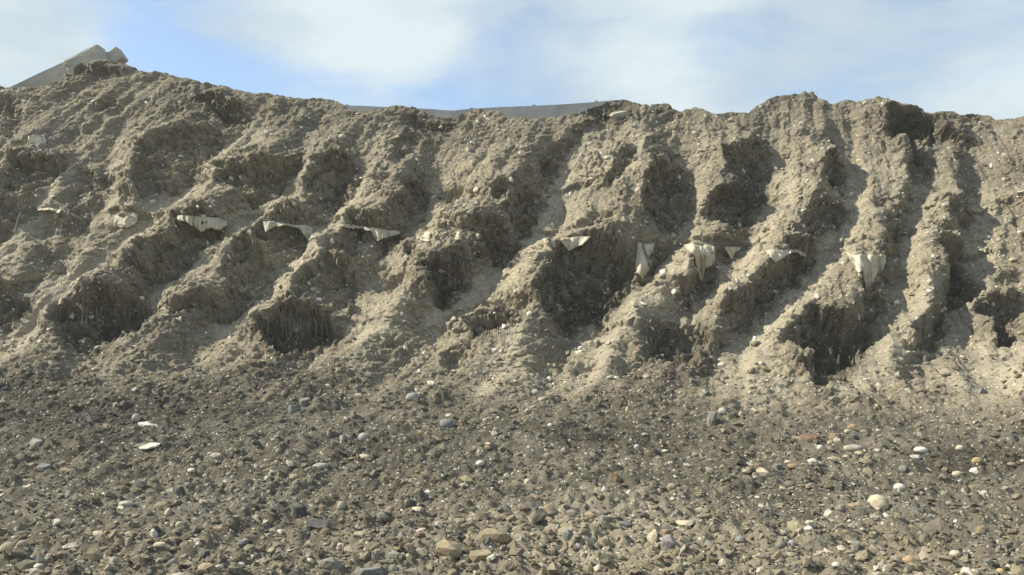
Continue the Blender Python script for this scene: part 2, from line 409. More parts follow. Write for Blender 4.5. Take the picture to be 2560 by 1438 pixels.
D += face * below * 0.085 * fbm((X - lean * (S - s_split)) / 0.42, S / 1.9, 2, 50)                 # low ribs between the gullies
for pts, am in LAYERS:                                                            # the reinforcing layers stand out as thin ledges
    ly_ = np.interp(np.clip(pxx, -200, 2760), [p[0] for p in pts], [p[1] for p in pts])
    up = (ly_ - pxy + 0.9 * w2) * 0.006
    D += face * am * np.clip(0.25 + 2.0 * fbm(X / 0.9, up * 0 + am * 90, 3, 45), 0, 1.4) * np.where(up > 0, np.exp(-np.abs(up) / 0.22), -0.6 * np.exp(-np.abs(up) / 0.16))
D += face * rough * 0.085 * fbm(Xd / 0.40, Sd / 0.34, 2, 57)
D += face * shd * 0.075 * billow(Xd / 0.24, lay / 0.15, 59)
D += face * rough * 0.060 * billow(Xd / 0.40 + 0.02 * w1, Sd / 0.32, 52)
D += face * rough * 0.040 * billow(Xd / 0.17, lay / 0.13, 53)
D += face * rough * 0.022 * billow(Xd / 0.085, lay / 0.065, 54)
D += face * (0.35 + 0.65 * rough) * 0.016 * fbm(Xd / 0.05, Sd / 0.045, 2, 55)
D += face * rough * 0.035 * fbm(Xd / 0.8, lay / 0.10, 2, 56)                     # faint bedding
D += face * (1 - 0.5 * smo) * 0.018 * fbm((X - lean * (S - s_split)) / 0.10, S / 0.9, 2, 58)  # rills the rain has run down
sideX = face * (0.035 * fbm(Xd / 0.13, Sd / 0.13, 2, 81) + 0.012 * perlin(Xd / 0.05, Sd / 0.05, 82)) * fine_cols(XS)
sideS = face * below * (0.045 * fbm(Xd / 0.13, Sd / 0.13, 2, 91) + 0.015 * perlin(Xd / 0.05, Sd / 0.05, 92))
gr = 1 - face
D += gr * (0.06 * fbm(X / 1.3, S / 1.0, 3, 61) + 0.050 * billow(X / 0.33, S / 0.28, 62) + 0.030 * billow(X / 0.12, S / 0.11, 63))
fine_g = np.clip(1 - (np.abs(X) - 9.5) / 2, 0, 1)
D += gr * fine_g * (0.012 * billow(X / 0.055, S / 0.05, 64))
# low bands of tipped gravel running across the foreground
D += gr * np.clip((S - s_g0) / 1.5, 0, 1) * 0.07 * fbm(X / 2.6 + 3, S / 0.55 + X * 0.10, 2, 66)
Xv, Yv, Zv = X + sideX, Yb + D * ny + sideS * nz, Zb + D * nz - sideS * ny
# behind the crest: rounds over on to rough level ground
bk = np.concatenate([[0.06, 0.14, 0.26, 0.42, 0.65], 0.65 + np.array(grow(0, 0.25, 1.28, 300))])
Yk = Yv[-1][None, :] + bk[:, None]
Zk = Zv[-1][None, :] - (0.9 * (1 - np.exp(-bk / 0.9)))[:, None] + 0.08 * fbm(X[:len(bk)] / 0.5, Yk / 0.5, 3, 71) * np.clip(bk / 0.3, 0, 1)[:, None]
flat = np.clip((bk - 1.0) / 6, 0, 1)[:, None]
Zk = Zk * (1 - flat) + 4.2 * flat
Xk = np.repeat(XS[None, :], len(bk), 0)

# colour zones of the earth: r = dark damp organic soil, g = dry pale fines plus sunlit rib flanks painted pale, b = blue-grey gravel
zx, zy = pxx + 2.2 * w1, pxy + 2.2 * w2
def patch(cx, cy, rx, ry):
    fold = np.where(zx < 0, -zx, np.where(zx > 2560, 5120 - zx, zx))
    return np.clip(1.35 - np.hypot((fold - cx) / rx, (zy - cy) / ry), 0, 1)
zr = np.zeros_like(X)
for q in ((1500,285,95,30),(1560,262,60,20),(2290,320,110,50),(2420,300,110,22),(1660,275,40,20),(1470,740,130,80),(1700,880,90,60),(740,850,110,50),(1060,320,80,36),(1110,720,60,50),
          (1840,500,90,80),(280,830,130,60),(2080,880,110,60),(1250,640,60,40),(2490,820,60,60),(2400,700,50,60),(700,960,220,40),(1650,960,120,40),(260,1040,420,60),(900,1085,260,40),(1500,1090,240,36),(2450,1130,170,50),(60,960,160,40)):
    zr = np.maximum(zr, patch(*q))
zb = np.zeros_like(X)
for q in ((730,320,90,50),(480,270,120,50),(330,1060,420,110),(900,1110,330,60),(1500,1080,350,70),(2380,1160,240,60),(620,1300,260,110),(1900,1250,260,80),(2300,420,120,60),(2470,420,90,60),(150,1330,200,90)):
    zb = np.maximum(zb, patch(*q))
zb = zb * np.interp(pxy, [640, 660, 1260, 1400], [0.45, 1.0, 1.0, 0.6])
zb = np.maximum(zb, np.clip(0.45 - (s_crest[None, :] - S) / 3.5, 0, 0.40) * np.clip(0.6 + 0.9 * fbm(X / 1.4, S / 0.8, 3, 95), 0, 1) * face)
foot = np.clip((pxy - 905 - 4.0 * w2 - 60 * np.clip((zx - 1300) / 800, 0, 1)) / 90, 0, 1)
spill = np.zeros_like(X)                                       # fans of tan earth that have slid out over the gravel
for q in ((960,930,120,90),(1320,950,140,90),(1930,985,170,80),(2440,990,190,80),(300,900,120,60),(1560,940,80,50)):
    spill = np.maximum(spill, patch(*q))
foot = foot * (1 - 0.8 * spill) * np.interp(pxy, [1240, 1380], [1.0, 0.50])
zb = np.maximum(zb, foot * np.clip(0.80 + 0.5 * fbm(X / 1.1, S / 0.5, 3, 96), 0, 1) * (1 - 0.75 * np.clip(1.25 - np.hypot((zx - 1560) / 760, (zy - 1390) / 150), 0, 1)))
zg = np.clip(smo * 0.8, 0, 1)  # fines in the runs; on rib flanks, sunlight put into the colour
for q in ((2460,960,140,70),(960,820,90,40),(1290,930,90,50),(1900,960,140,60),(1500,440,90,60),(700,700,90,60),(2240,470,90,60),(1500,1290,380,120)):
    zg = np.maximum(zg, 0.65 * patch(*q))

def grid_mesh(name, X, Y, Z, zones=None):
    r, c = X.shape
    co = np.stack([X, Y, Z], -1).reshape(-1, 3)
    idx = np.arange(r * c).reshape(r, c)
    f = np.stack([idx[:-1, :-1], idx[:-1, 1:], idx[1:, 1:], idx[1:, :-1]], -1).reshape(-1, 4)
    me = bpy.data.meshes.new(name)
    me.vertices.add(len(co)); me.vertices.foreach_set('co', co.astype(np.float32).ravel())
    me.loops.add(f.size); me.loops.foreach_set('vertex_index', f.astype(np.int32).ravel())
    me.polygons.add(len(f))
    me.polygons.foreach_set('loop_start', (np.arange(len(f)) * 4).astype(np.int32))
    me.polygons.foreach_set('use_smooth', np.ones(len(f), bool))
    me.update(calc_edges=True)
    if zones is not None:
        a = me.attributes.new('zone', 'FLOAT_COLOR', 'POINT')
        z = np.concatenate([np.stack(zones, -1).reshape(-1, 3), np.ones((r * c, 1))], 1)
        a.data.foreach_set('color', z.astype(np.float32).ravel())
    return me

# ------------------------------------------------------------------ materials
def new_mat(name):
    m = bpy.data.materials.new(name); m.use_nodes = True
    t = m.node_tree; t.nodes.clear()
    o = N(t, 'ShaderNodeOutputMaterial'); b = N(t, 'ShaderNodeBsdfPrincipled')
    L(t, b.outputs[0], o.inputs['Surface'])
    b.inputs['Roughness'].default_value = 0.95
    b.inputs['Specular IOR Level'].default_value = 0.15
    return m, t, b
def mixc(t, fac, a, b, mode='MIX'):
    m = N(t, 'ShaderNodeMixRGB', blend_type=mode)
    for i, v in (('Fac', fac), ('Color1', a), ('Color2', b)):
        if isinstance(v, (int, float)):
            m.inputs[i].default_value = v
        elif isinstance(v, tuple):
            m.inputs[i].default_value = (*v, 1) if len(v) == 3 else v
        else:
            L(t, v, m.inputs[i])
    return m.outputs[0]
def rng_node(t, v, a, b, c=0.0, d=1.0):
    m = N(t, 'ShaderNodeMapRange', ins={'From Min': a, 'From Max': b, 'To Min': c, 'To Max': d})
    L(t, v, m.inputs['Value'])
    return m.outputs[0]

def soil_material():
    m, t, b = new_mat('soil')
    tc = N(t, 'ShaderNodeTexCoord'); P = tc.outputs['Object']
    def noise(scale, detail=4, rough=0.6):
        n = N(t, 'ShaderNodeTexNoise', ins={'Scale': scale, 'Detail': detail, 'Roughness': rough}); L(t, P, n.inputs['Vector']); return n.outputs['Fac']
    def voro(scale, feat='F1'):
        n = N(t, 'ShaderNodeTexVoronoi', feature=feat, ins={'Scale': scale}); L(t, P, n.inputs['Vector']); return n
    at = N(t, 'ShaderNodeAttribute', attribute_name='zone')
    sp = N(t, 'ShaderNodeSeparateColor'); L(t, at.outputs['Color'], sp.inputs[0])
    n_big, n_mid, n_sm, n_gr = noise(0.9), noise(4.5, 5), noise(22, 5, 0.65), noise(90, 3, 0.7)
    c = mixc(t, rng_node(t, n_big, 0.35, 0.65), (0.228, 0.194, 0.138), (0.298, 0.256, 0.180))
    c = mixc(t, rng_node(t, n_mid, 0.40, 0.68), c, (0.195, 0.166, 0.120))
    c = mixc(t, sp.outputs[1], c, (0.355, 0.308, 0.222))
    c = mixc(t, rng_node(t, sp.outputs[2], 0, 1, 0, 0.9), c, (0.084, 0.077, 0.060))
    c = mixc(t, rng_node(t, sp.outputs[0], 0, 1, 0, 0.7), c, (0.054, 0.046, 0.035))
    c = mixc(t, 1.0, c, mixc(t, rng_node(t, n_sm, 0.3, 0.7), (0.76, 0.75, 0.74), (1.22, 1.22, 1.20)), 'MULTIPLY')
    c = mixc(t, 1.0, c, mixc(t, rng_node(t, n_gr, 0.3, 0.7), (0.82, 0.82, 0.82), (1.18, 1.18, 1.18)), 'MULTIPLY')
    ms = N(t, 'ShaderNodeMapping', ins={'Scale': (0.35, 0.35, 5.5), 'Rotation': (0, 0.05, 0)}); L(t, P, ms.inputs['Vector'])
    nb_ = N(t, 'ShaderNodeTexNoise', ins={'Scale': 1.0, 'Detail': 5.0, 'Roughness': 0.6}); L(t, ms.outputs[0], nb_.inputs['Vector'])
    c = mixc(t, rng_node(t, nb_.outputs['Fac'], 0.52, 0.66, 0, 0.55), c, mixc(t, n_big, (0.15, 0.125, 0.09), (0.24, 0.225, 0.185)))       # strata of greyer and browner fill
    # grit: small cells of differing stone, a few of them pale
    v1 = voro(34)
    hs = N(t, 'ShaderNodeSeparateColor'); L(t, v1.outputs['Color'], hs.inputs[0])
    pale = wmath2(t, 'MULTIPLY', rng_node(t, hs.outputs[0], 0.86, 0.90), rng_node(t, v1.outputs['Distance'], 0.42, 0.30))
    c = mixc(t, wmath2(t, 'MULTIPLY', pale, 0.85), c, (0.58, 0.53, 0.42))
    v2 = voro(26)
    hs2 = N(t, 'ShaderNodeSeparateColor'); L(t, v2.outputs['Color'], hs2.inputs[0])
    grey = wmath2(t, 'MULTIPLY', rng_node(t, hs2.outputs[1], 0.80, 0.85), rng_node(t, v2.outputs['Distance'], 0.45, 0.33))
    c = mixc(t, wmath2(t, 'MULTIPLY', grey, 0.7), c, (0.20, 0.195, 0.18))
    L(t, c, b.inputs['Base Color'])
    h = wmath2(t, 'ADD', wmath2(t, 'MULTIPLY', n_sm, 1.0), wmath2(t, 'MULTIPLY', n_gr, 0.45))
    h = wmath2(t, 'ADD', h, wmath2(t, 'MULTIPLY', v1.outputs['Distance'], -0.25))
    bp = N(t, 'ShaderNodeBump', ins={'Strength': 0.9, 'Distance': 0.03}); L(t, h, bp.inputs['Height']); L(t, rng_node(t, sp.outputs[1], 0, 1, 0.9, 0.4), bp.inputs['Strength'])
    L(t, bp.outputs[0], b.inputs['Normal'])
    return m
def wmath2(t, op, a, b_):
    m = N(t, 'ShaderNodeMath', operation=op)
    for i, v in enumerate((a, b_)):
        if isinstance(v, (int, float)):
            m.inputs[i].default_value = v
        else:
            L(t, v, m.inputs[i])
    return m.outputs[0]
SOIL = soil_material()

def stone_material(name, use_attr):
    m, t, b = new_mat(name)
    if use_attr:
        a = N(t, 'ShaderNodeAttribute', attribute_name='tint'); base = a.outputs['Color']
    else:
        a = N(t, 'ShaderNodeObjectInfo'); base = a.outputs['Color']
    tc = N(t, 'ShaderNodeTexCoord'); g = N(t, 'ShaderNodeNewGeometry')
    n = N(t, 'ShaderNodeTexNoise', ins={'Scale': 28.0, 'Detail': 6.0, 'Roughness': 0.62}); L(t, g.outputs['Position'], n.inputs['Vector'])
    n2 = N(t, 'ShaderNodeTexNoise', ins={'Scale': 9.0, 'Detail': 4.0}); L(t, g.outputs['Position'], n2.inputs['Vector'])
    c = mixc(t, 1.0, base, mixc(t, rng_node(t, n.outputs['Fac'], 0.3, 0.7), (0.66, 0.65, 0.63), (1.22, 1.22, 1.22)), 'MULTIPLY')
    c = mixc(t, rng_node(t, n2.outputs['Fac'], 0.47, 0.62, 0, 0.65), c, (0.235, 0.20, 0.135))     # dried mud clinging to it
    L(t, c, b.inputs['Base Color'])
    bp = N(t, 'ShaderNodeBump', ins={'Strength': 0.6, 'Distance': 0.012}); L(t, n.outputs['Fac'], bp.inputs['Height'])
    L(t, bp.outputs[0], b.inputs['Normal'])
    b.inputs['Roughness'].default_value = 0.85
    return m
STONE, GRAVEL = stone_material('stone', False), stone_material('gravel', True)

def cloth_material():
    m, t, b = new_mat('geotextile')
    tc = N(t, 'ShaderNodeTexCoord')
    n = N(t, 'ShaderNodeTexNoise', ins={'Scale': 7.0, 'Detail': 6.0, 'Roughness': 0.6}); L(t, tc.outputs['Object'], n.inputs['Vector'])
    n2 = N(t, 'ShaderNodeTexNoise', ins={'Scale': 160.0, 'Detail': 2.0}); L(t, tc.outputs['Object'], n2.inputs['Vector'])
    c = mixc(t, rng_node(t, n.outputs['Fac'], 0.36, 0.68), (0.54, 0.49, 0.37), (0.38, 0.33, 0.235))
    c = mixc(t, rng_node(t, n2.outputs['Fac'], 0.3, 0.7, 0, 0.3), c, (0.44, 0.40, 0.30))
    L(t, c, b.inputs['Base Color'])
    bp = N(t, 'ShaderNodeBump', ins={'Strength': 0.5, 'Distance': 0.004}); L(t, n2.outputs['Fac'], bp.inputs['Height'])
    L(t, bp.outputs[0], b.inputs['Normal'])
    return m
def plain_material(name, c1, c2, scale, rough=0.8, bump=0.3):
    m, t, b = new_mat(name)
    tc = N(t, 'ShaderNodeTexCoord')
    n = N(t, 'ShaderNodeTexNoise', ins={'Scale': scale, 'Detail': 6.0, 'Roughness': 0.6}); L(t, tc.outputs['Object'], n.inputs['Vector'])
    L(t, mixc(t, rng_node(t, n.outputs['Fac'], 0.3, 0.7), c1, c2), b.inputs['Base Color'])
    bp = N(t, 'ShaderNodeBump', ins={'Strength': bump, 'Distance': 0.02}); L(t, n.outputs['Fac'], bp.inputs['Height'])
    L(t, bp.outputs[0], b.inputs['Normal'])
    b.inputs['Roughness'].default_value = rough
    return m
CLOTH = cloth_material()
GRID = plain_material('geogrid', (0.22, 0.20, 0.15), (0.42, 0.385, 0.30), 6.0)
CONCRETE = plain_material('concrete', (0.28, 0.265, 0.225), (0.47, 0.45, 0.39), 2.2, 0.95, 0.5)
FENCE = plain_material('fence', (0.16, 0.175, 0.18), (0.24, 0.255, 0.26), 2.0)

def link(name, me, mat=None, parent=None, **props):
    o = bpy.data.objects.new(name, me); col.objects.link(o)
    if mat is not None and not me.materials:
        me.materials.append(mat)
    if parent is not None:
        o.parent = parent
    for k_, v in props.items():
        o[k_] = v
    return o

nb = nG
sl = slice(0, nb + 1)
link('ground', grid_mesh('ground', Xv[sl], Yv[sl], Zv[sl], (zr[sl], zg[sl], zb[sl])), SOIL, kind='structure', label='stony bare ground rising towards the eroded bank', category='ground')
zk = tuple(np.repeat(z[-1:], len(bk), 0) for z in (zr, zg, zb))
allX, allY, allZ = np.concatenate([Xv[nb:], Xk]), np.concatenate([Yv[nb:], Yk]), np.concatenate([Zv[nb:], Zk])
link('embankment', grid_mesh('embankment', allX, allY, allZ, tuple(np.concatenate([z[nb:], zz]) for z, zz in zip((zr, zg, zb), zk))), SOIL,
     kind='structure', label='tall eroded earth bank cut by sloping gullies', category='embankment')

# coarse copy of the surface for finding where things rest
ci = np.where(np.abs(XS) < 10.2)[0][::2]
ri = np.arange(max(0, nb - len(rows_ground) - 2), S.shape[0], 2)
CO = np.stack([Xv[np.ix_(ri, ci)], Yv[np.ix_(ri, ci)], Zv[np.ix_(ri, ci)]], -1)
r_, c_ = CO.shape[:2]
ids = np.arange(r_ * c_).reshape(r_, c_)
quads = np.stack([ids[:-1, :-1], ids[:-1, 1:], ids[1:, 1:], ids[1:, :-1]], -1).reshape(-1, 4)
BVH = BVHTree.FromPolygons(CO.reshape(-1, 3).tolist(), quads.tolist())
CAM = Vector((0, 0, CAM_Z))
def hit(x, y):
    d = px_dir(x, y).normalized()
    p, n, i, dist = BVH.ray_cast(CAM, d)
    if p is None:
        return None, None
    if n.dot(d) > 0:
        n = -n
    return p, n
def at(x, y, Y):
    d = px_dir(x, y)
    return CAM + d * (Y / d.y)

# ------------------------------------------------------------------ stones
def stone_mesh(kind, seed, sub):
    r = random.Random(seed)
    bm = bmesh.new()
    bmesh.ops.create_icosphere(bm, subdivisions=sub, radius=1.0)
    planes = []
    cnt = {'round': 4, 'angular': 11, 'slab': 9}[kind]
    for _ in range(cnt):
        v = Vector((r.gauss(0, 1), r.gauss(0, 1), r.gauss(0, 1))).normalized()
        planes.append((v, r.uniform(0.80, 0.95) if kind == 'round' else r.uniform(0.50, 0.80)))
    if kind == 'slab':
        planes += [(Vector((0, 0, 1)), 0.42), (Vector((0, 0, -1)), 0.42)]
    for v in bm.verts:
        for n, d in planes:
            e = v.co.dot(n) - d
            if e > 0:
                v.co -= n * e
        if kind == 'round':
            v.co *= 1 + r.uniform(-0.035, 0.035)
        else:
            v.co *= 1 + r.uniform(-0.05, 0.05)
    mx = [max(abs(v.co[i]) for v in bm.verts) for i in range(3)]
    for v in bm.verts:
        v.co = Vector((v.co[i] / mx[i] for i in range(3)))
    me = bpy.data.meshes.new(kind + '_stone')
    bm.to_mesh(me); bm.free()
    for p in me.polygons:
        p.use_smooth = kind == 'round'
    return me
LIB = {k_: [stone_mesh(k_, 100 * i + s_, 2) for i in range(7)] for s_, k_ in enumerate(('round', 'angular', 'slab'))}
for ms in LIB.values():
    for me in ms:
        me.materials.append(STONE)
COL = {'white': (0.62, 0.58, 0.49), 'cream': (0.52, 0.45, 0.32), 'pale grey': (0.36, 0.35, 0.31), 'grey': (0.21, 0.205, 0.185), 'blue-grey': (0.195, 0.203, 0.195), 'dark grey': (0.085, 0.085, 0.08),
       'tan': (0.31, 0.25, 0.165), 'orange': (0.34, 0.235, 0.145), 'brown': (0.205, 0.125, 0.075), 'pinkish': (0.31, 0.25, 0.20), 'ochre': (0.42, 0.31, 0.15), 'lilac': (0.26, 0.24, 0.235)}
def put_stone(name, x, y, w, h, shape, colour, label, group=None, tilt=0.0, lift=0.30):
    p, n = hit(x, y + h * 0.30)
    if p is None:
        return None
    k_ = p.y / F / math.cos(0.1)
    a, c = w * k_ / 2, h * k_ / 2
    b_ = 0.5 * (a + c) * (1.0 if shape != 'slab' else 1.15)
    c = c * 1.12
    o = bpy.data.objects.new(name, random.choice(LIB[shape])); col.objects.link(o)
    o.scale = (a, b_, c)
    o.rotation_euler = Euler((random.uniform(-0.25, 0.25), tilt + random.uniform(-0.12, 0.12), random.uniform(-0.3, 0.3)))
    o.location = p + Vector((0, 0.15 * b_, c * lift))
    cc = COL[colour]; j = random.uniform(0.9, 1.1)
    o.color = (cc[0] * j, cc[1] * j, cc[2] * j, 1)
    o['label'], o['category'] = label, 'stone'
    if group:
        o['group'] = group
    return o
G1, G2, G3 = 'stones lying on the foreground gravel', 'stones at the foot of the bank', 'stones stuck in the bank'
STONES = [
 (95,348,44,24,'slab','white','flat white rock jutting from the upper bank at far left',G3), (100,366,28,14,'slab','pale grey','pale grey rock just under the flat white rock at far left',G3),
 (855,340,20,13,'round','white','smooth pale cobble stuck in the upper bank above the long shaded gully',G3), (680,337,13,9,'round','white','small white pebble in the grey soil of the upper bank, left of centre',G3),
 (1740,330,26,11,'slab','cream','narrow pale slab lying on the upper bank right of the white boulder',G3), (1520,393,26,8,'slab','white','thin white flat stone in the sunny upper bank below the white boulder',G3),
 (1515,458,16,9,'slab','cream','cream stone at the lip of the sunny upper bank below the white boulder',G3), (1172,373,16,10,'slab','white','white chip in the upper bank left of the central gully',G3),
 (325,512,16,8,'round','white','small white stone on the bank above the half buried cloth',G3), (340,775,12,7,'round','white','tiny white stone on the lowest lip at left',G3),
 (733,1022,36,22,'slab','blue-grey','left one of the pair of blue-grey slates at the foot of the bank',G2), (760,1008,32,24,'slab','grey','right one of the pair of slates at the foot of the bank',G2),
 (1030,991,32,20,'round','pale grey','pale grey cobble at the foot of the bank, left of centre',G2), (1117,1058,38,26,'round','blue-grey','large smooth blue-grey disc of stone at the foot of the bank',G2),
 (1122,1040,16,8,'round','white','white pebble just above the large blue-grey disc',G2), (1338,981,22,18,'round','pale grey','pale grey cobble at the foot of the bank, right of centre',G2),
 (1052,1079,20,12,'angular','ochre','ochre lump left below the large blue-grey disc',G2), (1780,1045,26,38,'slab','blue-grey','blue-grey slate standing on edge at the foot of the bank',G2),
 (1806,1026,21,17,'round','white','round white cobble beside the standing slate',G2), (1540,945,16,10,'round','white','small white stone below the big shaded rib',G2), (1528,942,12,9,'round','cream','small cream stone left of its white neighbour below the big shaded rib',G2),
 (870,1095,24,18,'round','grey','grey cobble in the small cobble cluster left of centre',G2), (857,1098,16,22,'slab','pale grey','pale slate in the small cobble cluster left of centre',G2), (907,1092,26,22,'round','pale grey','roundest pale cobble of the small cluster left of centre',G2),
 (822,1082,14,24,'slab','tan','tan slate standing upright left of the small cobble cluster',G2), (832,1110,14,16,'slab','blue-grey','pointed blue-grey chip below the upright tan slate',G2), (937,1073,12,10,'round','pale grey','small pale cobble right of the small cobble cluster',G2),
 (2195,1257,56,46,'round','cream','largest stone in view, a cream boulder on the gravel at right',G1), (2250,1217,28,20,'round','white','bright cream cobble up and right of the cream boulder',G1),
 (2135,1120,50,20,'round','pale grey','long pale flat cobble in the light stones at right',G2), (2303,1124,40,17,'round','white','long white cobble on dark gravel near the right edge',G2), (2288,1143,30,13,'slab','white','white flat stone just under the long white cobble at right',G2),
 (2400,1119,22,14,'round','cream','cream oval pebble right of the long white cobble',G2), (2443,1150,26,16,'round','ochre','ochre cobble on dark gravel near the right edge',G2), (2438,1177,26,18,'angular','white','white jagged stone below the ochre cobble',G2), (2395,1184,28,14,'round','cream','cream flat pebble left below the white jagged stone',G2),
 (1910,1182,38,28,'angular','cream','lumpy yellow cream rock at the left end of the light stones',G1), (1888,1193,18,10,'round','white','white oval pebble touching the lumpy yellow cream rock',G1),
 (1968,1155,22,10,'round','cream','cream pebble above the orange one in the light stones',G1), (1982,1165,30,14,'round','orange','orange elongated pebble right of the lumpy yellow cream rock',G1), (1945,1167,24,16,'slab','grey','grey flat stone between the lumpy cream rock and the orange pebble',G1),
 (2136,1066,24,14,'round','orange','orange oval cobble above the light stones at right',G2), (2120,1078,18,12,'round','cream','cream cobble just left below the orange oval cobble',G2), (2155,1078,20,9,'round','white','white pebble just right below the orange oval cobble',G2),
 (2050,1118,16,13,'round','white','round white pebble left of the long pale flat cobble',G2), (2077,1106,18,12,'round','cream','cream pebble above and left of the long pale flat cobble',G2), (2033,1153,30,16,'angular','white','white blocky stone below the round white pebble',G2),
 (2082,1146,34,9,'round','cream','thin cream stick-like pebble left of its tan neighbours under the long pale cobble',G2), (2115,1142,22,9,'round','cream','cream pebble directly under the long pale flat cobble',G2), (2147,1133,22,10,'round','cream','cream pebble against the right end of the long pale flat cobble',G2), (2164,1152,38,11,'slab','tan','tan flat stone under the long pale flat cobble',G2),
 (2025,1095,60,18,'slab','brown','long brown slab above the light stones at right',G2), (2090,1092,34,20,'slab','tan','tan slab right of the long brown slab',G2), (2257,1171,20,18,'angular','grey','square grey block below the white flat stone at right',G2),
 (1538,1193,32,28,'angular','brown','reddish brown cube of rock in the middle foreground',G1), (1509,1223,20,16,'angular','white','white jagged chip left below the reddish brown cube',G1), (1632,1214,10,8,'round','white','tiny white pebble right of the reddish brown cube',G1), (1679,1216,26,18,'round','tan','tan cobble right of the reddish brown cube',G1), (1682,1246,16,10,'angular','white','white fragment under the tan cobble',G1),
 (1718,1163,20,14,'angular','white','white broken stone on the dark gravel right of centre',G2), (1592,1116,14,12,'round','white','white rounded stone on dark gravel below the standing slate',G2), (1663,1127,18,8,'round','cream','cream flat pebble right of the white rounded one on dark gravel',G2),
 (1632,1342,28,44,'angular','cream','yellowish white wedge of rock standing in the bottom foreground',G1), (1674,1356,42,40,'angular','lilac','lilac grey block leaning on the yellowish white wedge',G1), (1715,1309,54,16,'slab','cream','pale pinkish flat stone above the yellowish wedge',G1), (1663,1330,26,12,'slab','orange','orange flat stone between the wedge and the pale flat stone',G1),
 (1310,1267,30,14,'slab','pinkish','pale tan flake left of the dark tilted slab in the foreground',G1), (1377,1274,42,22,'round','tan','tan cobble right of the dark tilted slab in the foreground',G1), (1347,1291,34,44,'slab','dark grey','dark slab tilted down right in the middle foreground',G1), (1433,1283,34,20,'angular','grey','grey block right of the tan cobble in the middle foreground',G1),
 (1478,1289,34,20,'angular','tan','tan pointed stone in the middle foreground',G1), (1511,1299,40,20,'slab','grey','grey flat stone right of the tan pointed stone',G1), (1443,1364,26,18,'angular','pale grey','pale angular stone in the bottom middle foreground',G1), (1511,1352,36,26,'angular','pinkish','rough pinkish stone in the bottom foreground left of the wedge',G1), (1539,1330,11,13,'round','white','little round white pebble left of the yellowish wedge',G1),
 (1494,1420,22,16,'angular','cream','cream angular chip at the bottom edge of the picture, middle',G1), (1851,1347,34,24,'angular','blue-grey','blue-grey block in the bottom foreground right of the lilac block',G1), (1418,1338,30,34,'angular','blue-grey','blue-grey pointed stone in the bottom foreground, middle',G1),
 (853,1263,21,23,'round','white','white upright pebble in the foreground left of centre',G1), (1200,1157,22,13,'round','white','bright white oval pebble in the middle of the gravel',G1), (800,1166,42,20,'round','pale grey','pale grey humped cobble in the gravel left of centre',G1), (908,1142,38,14,'round','cream','cream flat cobble right of the pale humped cobble',G1),
 (680,1179,18,10,'round','white','white pebble left of the pale humped cobble',G1), (735,1193,26,18,'round','tan','tan round cobble under the pale humped cobble',G1), (668,1193,14,8,'round','white','white pebble under another white one, left of the tan round cobble',G1), (683,1261,20,13,'angular','dark grey','dark chip left of the white upright pebble',G1),
 (745,1277,40,34,'slab','dark grey','dark upright slate left of the white upright pebble',G1), (800,1317,72,36,'slab','dark grey','big dark slate in the lower left foreground',G1), (1072,1232,22,16,'angular','white','white angular chip in the middle foreground',G1), (975,1271,20,12,'round','orange','orange tan pebble right of the white upright pebble',G1),
 (1045,1274,34,14,'slab','cream','cream flat stone in the middle foreground',G1), (1122,1371,68,42,'angular','tan','large tan angular rock at bottom centre',G1), (990,1389,42,26,'angular','blue-grey','blue-grey cobble left of the large tan angular rock',G1), (1237,1338,80,36,'angular','tan','broad tan slab right above the large tan angular rock',G1), (1205,1388,62,24,'slab','tan','tan flat slab right of the large tan angular rock',G1),
 (925,1430,72,22,'slab','blue-grey','blue-grey slab at the bottom edge left of centre',G1), (823,1408,66,32,'angular','grey','big grey rock near the bottom edge left of centre',G1), (773,1401,22,15,'round','white','white pebble beside the big grey rock near the bottom',G1), (851,1362,17,11,'round','white','white oval pebble above the big grey rock near the bottom',G1), (701,1329,20,12,'round','white','white pebble left of the big dark slate',G1),
 (640,1294,20,14,'angular','white','white angular chip left of the dark upright slate',G1), (1075,1390,14,10,'angular','white','white bit between the blue-grey cobble and the large tan rock',G1),
 (18,1369,38,30,'round','cream','big cream cobble in the bottom left corner',G1), (54,1359,26,20,'round','pinkish','pinkish cobble right of the big cream one in the corner',G1), (241,1335,42,17,'round','cream','cream oval cobble in the lower left foreground',G1), (164,1344,24,14,'round','pale grey','pale grey pebble left of the cream oval cobble',G1),
 (383,1333,20,26,'angular','white','white upright block in the lower left foreground',G1), (398,1361,32,13,'round','cream','cream flat pebble under the white upright block',G1), (322,1358,18,30,'slab','pinkish','pinkish upright flake left of the white upright block',G1), (496,1360,16,10,'round','white','white pebble right of the cream flat pebble',G1),
 (314,1259,38,16,'round','pale grey','pale grey oval cobble at left with darker soil behind',G1), (405,1262,36,18,'round','tan','tan grey cobble right of the pale grey oval cobble',G1), (420,1281,17,24,'round','cream','cream upright pebble just under the tan grey cobble',G1), (447,1312,18,20,'round','cream','cream pebble, rightmost of three below the cream upright one',G1), (417,1309,12,9,'round','cream','cream pebble, leftmost of three below the cream upright one',G1), (431,1313,10,10,'round','cream','cream pebble, middle of three below the cream upright one',G1),
 (548,1322,32,14,'angular','orange','orange tan stone in the lower left foreground',G1), (608,1356,30,16,'slab','blue-grey','blue-grey flat stone right of the orange tan stone',G1), (638,1294,18,12,'angular','white','white broken piece above the blue-grey flat stone',G1), (602,1411,20,12,'round','white','white pebble near the bottom edge under the blue-grey flat stone',G1), (515,1421,48,30,'round','tan','large tan boulder on the bottom edge at left',G1), (96,1415,26,14,'round','white','white oval pebble near the bottom edge at left',G1),
